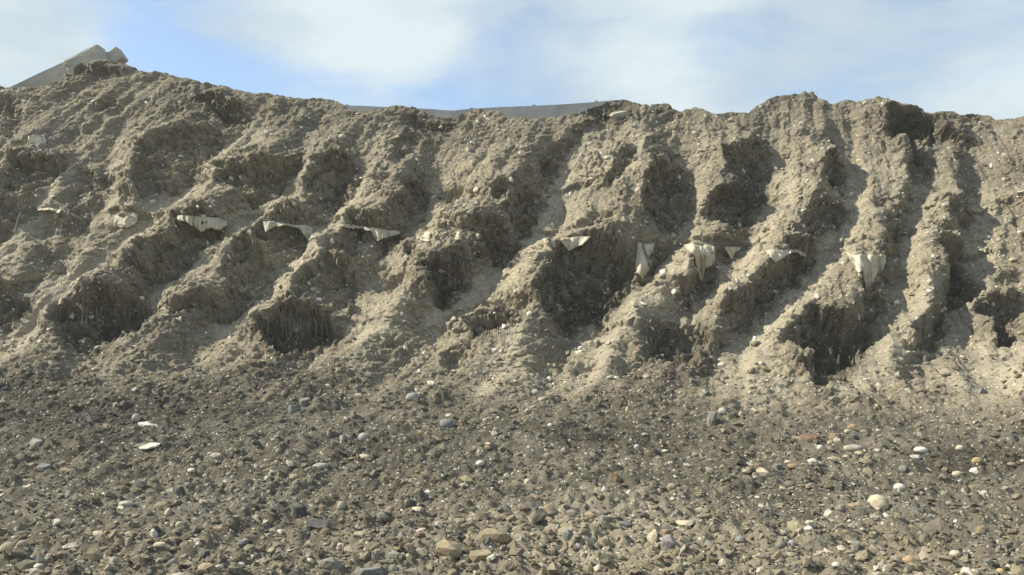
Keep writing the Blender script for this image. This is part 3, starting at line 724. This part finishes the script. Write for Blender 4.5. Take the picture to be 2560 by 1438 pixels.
 (92,1106,36,17,'slab','pale grey','pale flat stone on the dark gravel at far left',G2), (340,1043,22,22,'round','pale grey','pale grey cobble on dark gravel at left',G2), (377,1114,60,8,'slab','white','long white flat slab on dark gravel at left',G2), (370,1061,62,7,'slab','white','thin white ragged sliver on dark gravel at left',G2), (268,1067,22,14,'slab','pinkish','pinkish chip left of the thin white sliver',G2),
 (175,1235,30,22,'angular','grey','grey angular block in the left foreground',G1), (336,1205,20,14,'angular','white','white jagged chip in the left foreground',G1), (262,1236,22,12,'round','white','white oval pebble right of the grey angular block',G1), (110,1170,40,22,'slab','blue-grey','blue-grey flat stone in the left foreground',G1), (446,1227,34,24,'angular','dark grey','dark angular stone in the left foreground',G1), (478,1175,20,10,'round','white','white pebble above the dark angular stone',G1), (512,1189,12,10,'round','white','white round pebble right of the dark angular stone',G1), (560,1208,22,14,'round','cream','cream round cobble left of the tan round cobble',G1), (162,1178,30,14,'slab','tan','tan slab right of the blue-grey flat stone',G1),
 (42,1285,18,22,'round','cream','cream upright pebble at the far left edge',G1), (122,1290,18,12,'round','pinkish','pinkish pebble in the left foreground',G1),
 (2274,1401,36,30,'angular','orange','orange angular stone near the bottom edge at right',G1), (2389,1384,28,20,'round','cream','cream cobble right of the orange angular stone',G1), (2437,1431,28,18,'round','cream','cream cobble on the bottom edge at right',G1), (2501,1428,22,16,'round','ochre','ochre cobble in the bottom right corner',G1), (1989,1415,28,20,'slab','blue-grey','blue-grey stone near the bottom edge right of centre',G1), (2091,1411,22,18,'angular','white','white angular stone near the bottom edge at right',G1),
 (2138,1367,22,36,'slab','blue-grey','blue-grey upright slate below the cream boulder',G1), (2508,1366,36,16,'slab','blue-grey','blue-grey flat stone near the right edge, bottom',G1), (2199,1371,32,20,'angular','pinkish','pinkish stone right of the blue-grey upright slate',G1), (2135,1264,36,14,'round','orange','reddish long pebble left of the cream boulder',G1), (2101,1269,24,24,'angular','lilac','lilac wedge left of the reddish long pebble',G1), (1975,1210,30,17,'round','dark grey','dark oval cobble below the lumpy yellow cream rock',G1),
 (2023,1320,24,16,'angular','white','white angular chip in the foreground left of the cream boulder',G1), (2498,1330,18,14,'angular','pinkish','pinkish chip near the right edge',G1), (2392,1303,16,8,'round','white','white pebble in the foreground right of the cream boulder',G1), (1981,1358,22,18,'round','pale grey','pale round cobble above the blue-grey stone near the bottom',G1), (1953,1361,24,18,'round','grey','grey round cobble left of its paler neighbour near the bottom',G1),
 (2462,1233,20,14,'round','white','white pebble near the right edge above the gravel flat',G1), (2375,1258,18,12,'round','lilac','lilac pebble right of the bright cream cobble',G1), (2530,1160,24,10,'round','pinkish','pinkish flat pebble at the right edge on dark gravel',G2),
]
names = {'round': 'cobble', 'angular': 'rock', 'slab': 'flat_stone'}
marks = []
for (x, y, w, h, sh, c, lab, g) in STONES:
    put_stone(names[sh], x, y, w, h, sh, c, lab, g, tilt=0.55 if 'tilted' in lab else 0.0)
    marks.append((x, y))
# the pale boulder on the crest
b_ = hit(1550, 287)[0]
bo = bpy.data.objects.new('boulder', LIB['angular'][2].copy()); col.objects.link(bo)
bo.location = b_ + Vector((0, 0.05, 0.0)); bo.scale = (0.21, 0.17, 0.085); bo.rotation_euler = (0.1, -0.3, 0.3); bo.color = (0.40, 0.37, 0.29, 1)
bo['label'], bo['category'], bo['group'] = 'big whitish boulder lying on the crest of the bank beside dark soil', 'stone', G3

# gravel nobody could count: joined stones, from sand-sized grit on the bank to fist-sized pieces in front
base_lib = []
for k_, sub, cnt in (('round', 1, 3), ('angular', 1, 9), ('slab', 1, 6)):
    for i in range(cnt):
        me = stone_mesh(k_, 900 + i * 13, sub)
        v = np.empty(len(me.vertices) * 3); me.vertices.foreach_get('co', v)
        f = np.empty(len(me.polygons) * 3, int); me.polygons.foreach_get('vertices', f)
        base_lib.append((k_, 1, v.reshape(-1, 3), f.reshape(-1, 3)))
ico = bmesh.new(); bmesh.ops.create_icosphere(ico, subdivisions=1, radius=1.0)
ico_bm = bmesh.new(); bmesh.ops.create_icosphere(ico_bm, subdivisions=1, radius=1.0)
tiny = []
for i in range(8):
    bm = bmesh.new(); bmesh.ops.create_cube(bm, size=1.4) if i % 2 else bmesh.ops.create_icosphere(bm, subdivisions=1, radius=1.0)
    if not i % 2:
        bmesh.ops.delete(bm, geom=bm.verts[:], context='VERTS')
        t_ = (1 + 5 ** 0.5) / 2
        vs_ = [bm.verts.new(Vector(p).normalized()) for p in ((-1,t_,0),(1,t_,0),(-1,-t_,0),(1,-t_,0),(0,-1,t_),(0,1,t_),(0,-1,-t_),(0,1,-t_),(t_,0,-1),(t_,0,1),(-t_,0,-1),(-t_,0,1))]
        bmesh.ops.convex_hull(bm, input=vs_)
    bmesh.ops.triangulate(bm, faces=bm.faces[:])
    rr = random.Random(i)
    for v in bm.verts:
        v.co = Vector((v.co.x * rr.uniform(0.7, 1.15), v.co.y * rr.uniform(0.7, 1.15), v.co.z * rr.uniform(0.6, 1.1)))
    bm.verts.index_update()
    tiny.append((np.array([v.co[:] for v in bm.verts]), np.array([[v.index for v in f.verts] for f in bm.faces])))
    bm.free()
ico.free(); ico_bm.free()

PAL = [((0.185, 0.158, 0.108), 0.33), ((0.13, 0.114, 0.084), 0.24), ((0.148, 0.136, 0.112), 0.15), ((0.105, 0.103, 0.095), 0.07), ((0.30, 0.27, 0.21), 0.10), ((0.54, 0.49, 0.39), 0.055), ((0.27, 0.21, 0.14), 0.03), ((0.18, 0.182, 0.165), 0.02)]
def scatter(name, label, n, row_lo, row_hi, size_fn, big_share, density=None, white=1.0, seed=1, kind_pool=None):
    rg = np.random.default_rng(seed)
    px = rg.uniform(-220, 2780, n); py = rg.uniform(row_lo, row_hi, n)
    s = s_of_row(py); Y = np.interp(s, PS, PY); Xp = x_at(px, py, Y)
    # nearest grid vertex of the finished surface
    ci_ = np.clip(np.searchsorted(XS, Xp), 1, len(XS) - 1)
    rowsS = S[:, len(XS) // 2]
    sg = S[:nG, 0]
    gi = np.where(s < s_split, np.clip(np.searchsorted(sg, s), 1, nG - 1), nG + np.clip(((s - s_split) / np.maximum(s_crest[ci_] - s_split, 1e-3) * (NF - 1)).astype(int), 0, NF - 1))
    keep = (s < s_crest[ci_] - 0.03)
    if density is not None:
        keep &= rg.random(n) < density(px, py, gi, ci_)
    gi, ci_, py, px = gi[keep], ci_[keep], py[keep], px[keep]
    P = np.stack([Xv[gi, ci_], Yv[gi, ci_], Zv[gi, ci_]], -1)
    gi1, ci1 = np.minimum(gi + 2, Xv.shape[0] - 1), np.minimum(ci_ + 2, len(XS) - 1)
    A = np.stack([Xv[gi, ci1], Yv[gi, ci1], Zv[gi, ci1]], -1) - P
    B = np.stack([Xv[gi1, ci_], Yv[gi1, ci_], Zv[gi1, ci_]], -1) - P
    Nn = np.cross(A, B); Nn /= np.maximum(np.linalg.norm(Nn, axis=1, keepdims=True), 1e-9)
    Nn[:, 2] = np.abs(Nn[:, 2]) + 0.2; Nn /= np.linalg.norm(Nn, axis=1, keepdims=True)
    m = len(P)
    size = size_fn(rg, m, py)
    probs = np.array([p for _, p in PAL]); probs = np.where(np.array([c[0] for c, _ in PAL]) > 0.295, probs * white, probs); probs /= probs.sum()
    tint = np.array([c for c, _ in PAL])[rg.choice(len(PAL), m, p=probs)] * rg.uniform(0.82, 1.18, (m, 1)) * rg.uniform(0.95, 1.05, (m, 3))
    tint = tint * (1 - 0.40 * zr[gi, ci_] - 0.08 * zb[gi, ci_])[:, None]                        # damp stones are darker
    order = np.argsort(-size)
    nbig = int(m * big_share)
    VV, FF, TT, off = [], [], [], 0
    grp = np.full(m, -1)
    grp[order[:nbig]] = rg.integers(0, len(base_lib), nbig)
    sm = grp < 0
    grp[sm] = 100 + rg.integers(0, len(tiny), sm.sum())
    for g_ in np.unique(grp):
        ii = np.where(grp == g_)[0]
        v, f = (base_lib[g_][2], base_lib[g_][3]) if g_ < 100 else tiny[g_ - 100]
        k2 = len(ii)
        # orientation: local z along the surface normal, random spin and some tilt
        z = Nn[ii] + rg.normal(0, 0.28, (k2, 3)); z /= np.linalg.norm(z, axis=1, keepdims=True)
        r1 = rg.normal(0, 1, (k2, 3)); x = r1 - (r1 * z).sum(1, keepdims=True) * z; x /= np.linalg.norm(x, axis=1, keepdims=True)
        y = np.cross(z, x)
        sc = size[ii][:, None] * np.stack([rg.uniform(0.85, 1.35, k2), rg.uniform(0.65, 1.0, k2), rg.uniform(0.38, 0.75, k2)], -1)
        loc = P[ii] + z * (sc[:, 2:3] * rg.uniform(-0.25, 0.45, (k2, 1)))
        q = v[None] * sc[:, None, :]
        w_ = q[..., 0:1] * x[:, None] + q[..., 1:2] * y[:, None] + q[..., 2:3] * z[:, None] + loc[:, None]
        VV.append(w_.reshape(-1, 3)); nv = len(v)
        FF.append((f[None] + (np.arange(k2) * nv)[:, None, None] + off).reshape(-1, 3)); off += k2 * nv
        TT.append(np.repeat(tint[ii], nv, 0))
    V_, F_, T_ = np.concatenate(VV), np.concatenate(FF), np.concatenate(TT)
    me = bpy.data.meshes.new(name)
    me.vertices.add(len(V_)); me.vertices.foreach_set('co', V_.astype(np.float32).ravel())
    me.loops.add(F_.size); me.loops.foreach_set('vertex_index', F_.astype(np.int32).ravel())
    me.polygons.add(len(F_)); me.polygons.foreach_set('loop_start', (np.arange(len(F_)) * 3).astype(np.int32)); me.polygons.foreach_set('use_smooth', np.zeros(len(F_), bool))
    me.update(calc_edges=True)
    a = me.attributes.new('tint', 'FLOAT_COLOR', 'POINT')
    a.data.foreach_set('color', np.concatenate([T_, np.ones((len(T_), 1))], 1).astype(np.float32).ravel())
    link(name, me, GRAVEL, kind='stuff', label=label, category='gravel')
    return len(F_)
def fore_size(rg, m, py):
    return np.clip(0.009 * rg.pareto(2.3, m) + 0.0085, 0.0085, 0.043)
def fore_dens(px, py, gi, ci_):
    return np.clip((py - 840) / 240, 0.2, 1)
nt = scatter('gravel', 'mixed loose gravel and broken stone covering the foreground', 33000, 930, 1475, fore_size, 0.20, fore_dens, 1.7, 5)
def face_size(rg, m, py):
    return np.clip(0.010 * rg.pareto(2.4, m) + 0.0105, 0.0105, 0.05)
def face_dens(px, py, gi, ci_):
    return np.clip(0.9 - 0.5 * smo[gi, ci_], 0.1, 1)
PAL_FRONT, PAL = PAL, [((0.27, 0.235, 0.16), 0.30), ((0.19, 0.165, 0.12), 0.14), ((0.21, 0.205, 0.185), 0.10), ((0.66, 0.61, 0.50), 0.48), ((0.45, 0.41, 0.32), 0.16)]
nt2 = scatter('bank_pebbles', 'small pebbles and clods stuck all over the bank', 15000, 225, 990, face_size, 0.07, face_dens, 1.0, 9)
def clod_size(rg, m, py):
    return np.clip(0.013 * rg.pareto(2.6, m) + 0.020, 0.020, 0.062)
def clod_dens(px, py, gi, ci_):
    return np.maximum(np.clip(1.3 - np.hypot((px - 1560) / 900, (py - 1390) / 190), 0.12, 1), np.clip((py - 1290) / 160, 0, 0.6))
PAL = [((0.25, 0.212, 0.142), 0.5), ((0.195, 0.168, 0.118), 0.3), ((0.285, 0.245, 0.168), 0.1), ((0.17, 0.165, 0.15), 0.1)]
nt3 = scatter('earth_clods', 'broken tan lumps of dried earth among the foreground gravel', 2600, 1120, 1475, clod_size, 0.6, clod_dens, 1.0, 15)
nt3 += scatter('fallen_clods', 'crumbled earth fallen to the foot of the bank', 1500, 850, 1030, lambda rg, m, py: np.clip(0.012 * rg.pareto(2.2, m) + 0.016, 0.016, 0.07), 0.5, lambda px, py, gi, ci_: 0.25 + 0.75 * np.clip(1 - np.abs(py - 930) / 90, 0, 1), 1.0, 25)
print('gravel triangles', nt, nt2)

# ------------------------------------------------------------------ torn geotextile hanging out of the bank
def resample(pts, n):
    p = np.array(pts, float)
    d = np.concatenate([[0], np.cumsum(np.hypot(*np.diff(p, axis=0).T))]); d /= d[-1]
    t = np.linspace(0, 1, n)
    return np.stack([np.interp(t, d, p[:, 0]), np.interp(t, d, p[:, 1])], -1)
def flap(top, hem, label, folds=4.0, amp=0.03, seed=0, holes=(), name='geotextile_flap'):
    wpx = max(abs(top[-1][0] - top[0][0]), abs(hem[-1][0] - hem[0][0]))
    nu = max(12, int(wpx / 1.6)); nv = 14; folds = max(1.0, wpx / 29.0) * (0.35 if folds < 0.8 else 1.0)
    tri = lambda q: abs((q % 1.0) * 2 - 1) * 2 - 1
    A, B = resample(top, nu), resample(hem, nu)
    hx = [q[0] for q in hem]
    if all(b2 > a2 for a2, b2 in zip(hx[:-1], hx[1:])):
        bx = np.linspace(hx[0], hx[-1], nu); B = np.stack([bx, np.interp(bx, hx, [q[1] for q in hem])], -1)
    rs = np.random.default_rng(seed + 77)
    B = B + np.stack([rs.normal(0, 0.5, nu), np.convolve(rs.normal(0, 1.5, nu + 4), np.ones(5) / 5, 'valid')], -1)
    A = A + rs.normal(0, 0.5, A.shape)
    ph = rs.random() * 6
    topY = []
    for x, y in A:
        p, n = hit(x, y - 1.5)
        topY.append(p.y)
    topY = np.array(topY)
    k5 = np.ones(5) / 5
    lowY = np.minimum(topY, np.convolve(np.pad(topY, 2, mode='edge'), k5, 'valid'))
    verts, flat_px = [], []
    for j in range(nv):
        t = j / (nv - 1)
        for i in range(nu):
            x, y = A[i] * (1 - t) + B[i] * t
            u = i / (nu - 1)
            yy = lowY[i] - 0.02 - 0.05 * math.sin(t * 1.6) - rs.normal(0, 0.0025) * t - (0.012 + 1.1 * amp) * t ** 0.6 * (tri(u * folds + ph + 0.12 * math.sin(t * 3 + ph) + 0.22 * math.sin(u * 7 + ph * 3)) + 0.35 * tri(u * folds * 2.7 + ph * 2))
            p, n = hit(x, y)
            if p is not None:
                yy = min(yy, p.y - 0.02 - 0.5 * (0.012 + amp) * (1 + tri(u * folds + ph)))
            if j == 0:
                yy = lowY[i] + 0.10
            verts.append(at(x, y, yy)); flat_px.append((x, y))
    faces = [(j * nu + i, j * nu + i + 1, (j + 1) * nu + i + 1, (j + 1) * nu + i) for j in range(nv - 1) for i in range(nu - 1)]
    faces = [f for f in faces if not any(math.hypot(sum(flat_px[q][0] for q in f) / 4 - hx_, sum(flat_px[q][1] for q in f) / 4 - hy_) < hr for hx_, hy_, hr in holes)]
    org = verts[nu // 2].copy()
    me = bpy.data.meshes.new(name)
    me.from_pydata([v - org for v in verts], [], faces); me.update()
    for p in me.polygons:
        p.use_smooth = True
    o = link(name, me, CLOTH, label=label, category='geotextile', group='torn geotextile hanging along one layer of the bank')
    o.location = org
    md = o.modifiers.new('thickness', 'SOLIDIFY'); md.thickness = 0.004
    return o
FLAPS = [
 ([(441,538),(467,538),(494,539),(521,542),(547,543),(567,555)],[(444,550),(467,556),(504,580),(527,570),(551,576),(567,563)],'broad beige cloth flap with two small holes, over the big hollow at left',2.0,0.03),
 ([(657,553),(683,553),(710,558),(747,563),(763,560),(780,568)],[(664,581),(681,568),(710,563),(747,570),(773,604),(784,594)],'thin beige cloth lip with two dangling corners, second large one from the left',1.5,0.02),
 ([(844,563),(867,560),(900,565),(920,568),(940,568),(954,573),(997,578)],[(850,567),(880,572),(900,571),(927,579),(944,604),(955,597),(1000,584)],'wavy pale cloth edge with one dangling tongue, left of centre',3.0,0.03),
 ([(1050,583),(1070,578),(1077,582)],[(1040,596),(1060,603),(1074,604)],'small beige cloth tip just left of the tiny pointed one near centre',1.5,0.02),
 ([(1143,580),(1148,577),(1153,583)],[(1136,598),(1147,600),(1154,601)],'tiny pointed cloth tuft at the centre of the bank',2.0,0.015),
 ([(1357,598),(1366,594),(1372,599)],[(1357,602),(1365,609),(1373,606)],'little pale cloth scrap left of the smooth five sided flap',1.0,0.01),
 ([(1402,597),(1430,592),(1460,589),(1478,591)],[(1406,606),(1422,628),(1440,618),(1459,611)],'smooth five sided pale flap with no folds, right of centre',0.5,0.012),
 ([(1595,601),(1600,602),(1604,606)],[(1589,668),(1593,682),(1606,698),(1617,684),(1624,678)],'longest narrow folded cloth strip hanging to a point',2.2,0.035),
 ([(1606,608),(1622,610),(1638,607)],[(1620,645),(1628,634),(1636,618)],'short crumpled cloth just right of the longest narrow strip',1.5,0.03),
 ([(1684,601),(1691,600)],[(1683,613),(1690,613)],'tiny cloth tab between two folded flaps',0.5,0.005),
 ([(1708,612),(1730,609),(1757,610),(1786,614)],[(1713,617),(1736,642),(1749,700),(1757,703),(1763,671),(1776,668),(1787,652)],'wide pleated cloth flap with one long ragged tongue',3.2,0.04),
 ([(1808,617),(1830,616),(1853,619)],[(1812,620),(1829,649),(1838,632),(1851,625)],'small triangular cloth corner right of the wide pleated flap',2.0,0.025),
 ([(1912,626),(1930,623),(1960,625),(1990,622),(2012,632)],[(1916,630),(1938,657),(1966,640),(1985,630),(2016,642)],'pale three cornered flap with deep shade under its right half',1.2,0.025),
 ([(2113,631),(2140,637),(2165,631),(2190,634),(2214,636)],[(2118,634),(2130,656),(2146,682),(2157,676),(2161,704),(2167,727),(2183,706),(2191,686),(2205,680),(2215,655)],'largest cloth flap, rightmost, with a broad pleat and pointed end',2.2,0.06),
 ([(288,536),(310,545),(335,530),(347,535)],[(283,567),(318,570),(328,565),(341,556)],'half buried grey cloth sheet in the bank at left',1.5,0.02),
 ([(92,522),(125,520),(154,525)],[(95,527),(125,525),(147,534)],'thin pale cloth edge near the left border',1.0,0.01),
 ([(50,526),(53,528)],[(31,580),(36,582)],'narrow cloth strip hanging at the far left',0.5,0.01),
]
for i, (a, b_, lab, fo, am) in enumerate(FLAPS):
    flap(a, b_, lab, fo, am, i, holes=((506, 557, 3.6), (516, 557, 3.0)) if i == 0 else ())

# ------------------------------------------------------------------ geogrid: plastic net whose cut strands hang from the lips
def strand_mesh(pts, r):
    bm = bmesh.new(); rings = []
    for p in pts:
        rings.append([bm.verts.new(p + Vector((math.cos(a) * r, math.sin(a) * r, 0))) for a in (0.5, 2.6, 4.7)])
    for a, b in zip(rings[:-1], rings[1:]):
        for i in range(3):
            bm.faces.new((a[i], a[(i + 1) % 3], b[(i + 1) % 3], b[i]))
    me = bpy.data.meshes.new('strand'); bm.to_mesh(me); bm.free()
    return me
def geogrid(lip_line, step, drop, jit, label, r=0.0045, cross=True, seed=1, drift=0.0):
    rr = random.Random(seed)
    n = int(abs(lip_line[-1][0] - lip_line[0][0]) / step) + 1
    Q = resample(lip_line, n)
    P0 = []
    for x, y in Q:
        p, _ = hit(x, y - 2)
        P0.append(p + Vector((0, -0.02, 0)))
    org = P0[n // 2].copy()
    root = bpy.data.objects.new('geogrid', None); col.objects.link(root); root.location = org
    root['label'], root['category'], root['group'] = label, 'geogrid', 'geogrid strands hanging from the bank'
    for i in range(n):
        if rr.random() < 0.28:
            continue
        x, y = Q[i]; p0 = P0[i]; l = drop * (1 + rr.uniform(-jit, jit))
        pts = [p0 + Vector((0, 0.14, 0.03))]
        dx = rr.uniform(-0.25, 0.25) + drift; Yc = p0.y
        for j in range(6):
            t = j / 5
            xx, yy = x + dx * l * t * t + rr.uniform(-0.6, 0.6), y + l * t
            h_, _ = hit(xx, yy)
            Yc2 = min(Yc - 0.015 * math.sin(t * 3), (h_.y - 0.012) if h_ else Yc)
            pts.append(at(xx, yy, Yc2))
        link('strand', strand_mesh([p - org for p in pts], r), GRID, root)
    if cross:
        link('cross_bar', strand_mesh([p - org + Vector((0, -0.01, -0.03 + rr.uniform(-0.008, 0.008))) for p in P0], r), GRID, root)
    return root
geogrid([(645,812),(680,803),(720,795),(770,797),(820,801),(846,808)], 5.2, 32, 0.8, 'dense dark fringe of net strands over the deepest hollow at lower left', seed=1)
geogrid([(1164,832),(1200,824),(1240,824),(1290,826)], 5.6, 30, 0.4, 'short pale fringe of net strands low on the bank at centre', seed=2)
geogrid([(1097,474),(1110,468),(1140,467),(1174,470)], 5.4, 50, 0.35, 'net draped like a curtain over a small hollow in the upper bank', seed=3, r=0.0028)
geogrid([(478,796),(520,786),(570,781),(624,774)], 6.5, 26, 0.4, 'small fringe of net strands left of the deepest hollow', seed=4)
geogrid([(140,782),(190,762),(250,768),(330,775),(370,768)], 11.5, 30, 0.8, 'loose fringe of net strands over the wide hollow at far lower left', seed=5)
geogrid([(1606,500),(1650,484),(1718,486)], 9, 36, 0.5, 'sparse net strands in the tall shaded hollow below the white boulder', seed=6, r=0.0025)
geogrid([(2010,902),(2060,895),(2115,900)], 14, 60, 0.5, 'few long thin strands below the darkest hollow at right', seed=7, cross=False, drift=0.3, r=0.0028)
geogrid([(1424,838),(1450,836),(1480,836)], 7, 16, 0.4, 'tiny fringe of net strands under the big shaded rib', seed=8, r=0.0025)

# ------------------------------------------------------------------ concrete slabs dumped behind the crest at upper left
def rounded_box(name, l, d, h, bev):
    bm = bmesh.new(); bmesh.ops.create_cube(bm, size=1.0)
    for v in bm.verts:
        v.co = Vector((v.co.x * l, v.co.y * d, v.co.z * h))
    bmesh.ops.bevel(bm, geom=bm.edges[:], offset=bev, segments=3, affect='EDGES', profile=0.5)
    bmesh.ops.subdivide_edges(bm, edges=[e for e in bm.edges if e.calc_length() > 0.3], cuts=5, use_grid_fill=True)
    rr = random.Random(int(l * 100))
    for v in bm.verts:
        v.co += Vector((rr.gauss(0, 1), rr.gauss(0, 1), rr.gauss(0, 1))) * 0.0045
    me = bpy.data.meshes.new(name); bm.to_mesh(me); bm.free()
    for p in me.polygons:
        p.use_smooth = False
    return me
def slab(p0, p1, thick_px, Y, depth_m, bev, label, side=1):
    a, b = at(*p0, Y), at(*p1, Y)
    l = (b - a).length; ang = math.atan2(b.z - a.z, b.x - a.x)
    th = thick_px * Y / F
    o = link('concrete_slab', rounded_box('concrete_slab', l, depth_m, th, bev), CONCRETE, label=label, category='slab', group='concrete slabs tipped on the crest')
    mid = (a + b) / 2
    o.rotation_euler = (0, -ang, 0)
    o.location = mid + Vector((math.sin(ang) * th / 2, depth_m / 2, -math.cos(ang) * th / 2))
    return o
slab((8,226),(226,121),62,16.6,0.5,0.02,'long lower grey concrete slab slanting up to the left hand peak')
slab((153,152),(242,107),58,16.45,0.32,0.05,'shorter grey slab lying on the long one, its end rounded at the peak')
slab((252,139),(288,114),36,16.7,0.28,0.035,'small grey concrete block leaning at the very top of the peak')
slab((296,155),(372,190),30,16.9,0.4,0.02,'thin grey slab sloping down right behind the peak')

# ------------------------------------------------------------------ fence on the level ground behind
def fence():
    Yl, Yr = 34.0, 25.0
    pts = [(380,258),(600,259),(830,262),(880,264),(930,266),(1060,272),(1130,277),(1180,272),(1250,268),(1330,265),(1410,261),(1480,256),(1545,250),(1562,251)]
    base = 4.2
    # the fence's own line recedes to the left; top follows its wavy edge
    root = bpy.data.objects.new('fence', None); col.objects.link(root)
    P = []
    for x, y in resample(pts, 152):
        Y = Yl + (Yr - Yl) * (x - 830) / 732.0       # farther to the left
        P.append(at(x, y, Y))
    org = Vector((P[76].x, P[76].y, base)); root.location = org
    root['label'], root['category'] = 'grey picket fence receding behind the crest of the bank', 'fence'
    bm = bmesh.new()
    def bar(a, b, w, d):
        ax = (b - a).normalized(); s = Vector((1, -0.3, 0)).normalized() if abs(ax.z) > 0.7 else Vector((0, 0, 1))
        t = ax.cross(s).normalized()
        vs_ = [bm.verts.new(q + s * (i * w / 2) + t * (j * d / 2) - org) for q in (a, b) for i, j in ((-1, -1), (1, -1), (1, 1), (-1, 1))]
        for f in ((0, 1, 2, 3), (7, 6, 5, 4), (0, 4, 5, 1), (1, 5, 6, 2), (2, 6, 7, 3), (3, 7, 4, 0)):
            bm.faces.new([vs_[i] for i in f])
    def done(nm, **kw):
        nonlocal bm
        me = bpy.data.meshes.new(nm); bm.to_mesh(me); bm.free(); bm = bmesh.new()
        return link(nm, me, FENCE, root, **kw)
    for p, q in zip(P[:-1], P[1:]):
        m = (p + q) / 2
        w = (q - p).length * 0.80
        bar(Vector((m.x, m.y, base)), m, w, 0.02)
    done('picket_row', kind='stuff')
    for off in (0.85, 1.6):
        for p, q in zip(P[:-1:6], P[6::6]):
            bar(p - Vector((0, -0.03, off)), q - Vector((0, -0.03, off)), 0.05, 0.03)
        done('rail')
    for i in range(2, 152, 20):
        p = P[i]
        bar(Vector((p.x, p.y + 0.08, base)), p + Vector((0, 0.08, 0.05)), 0.09, 0.09)
        done('post')
    bm.free()
fence()

# ------------------------------------------------------------------ added haze volume: lifts the shadows like a lens veil
bm = bmesh.new(); bmesh.ops.create_cube(bm, size=1.0)
for v in bm.verts:
    v.co = Vector((v.co.x * 640, v.co.y * 700, v.co.z * 11.0))
me = bpy.data.meshes.new('haze'); bm.to_mesh(me); bm.free()
hm = bpy.data.materials.new('haze'); hm.use_nodes = True
ht = hm.node_tree; ht.nodes.clear()
ho = N(ht, 'ShaderNodeOutputMaterial'); hv = N(ht, 'ShaderNodeVolumePrincipled', ins={'Color': (0.95, 0.95, 0.92, 1), 'Density': 0.0017})
L(ht, hv.outputs[0], ho.inputs['Volume'])
h_o = link('haze', me, hm, kind='stuff', label='thin added haze veiling the bank and softening its shadows', category='haze')
h_o.location = (0, 20, 4.3)
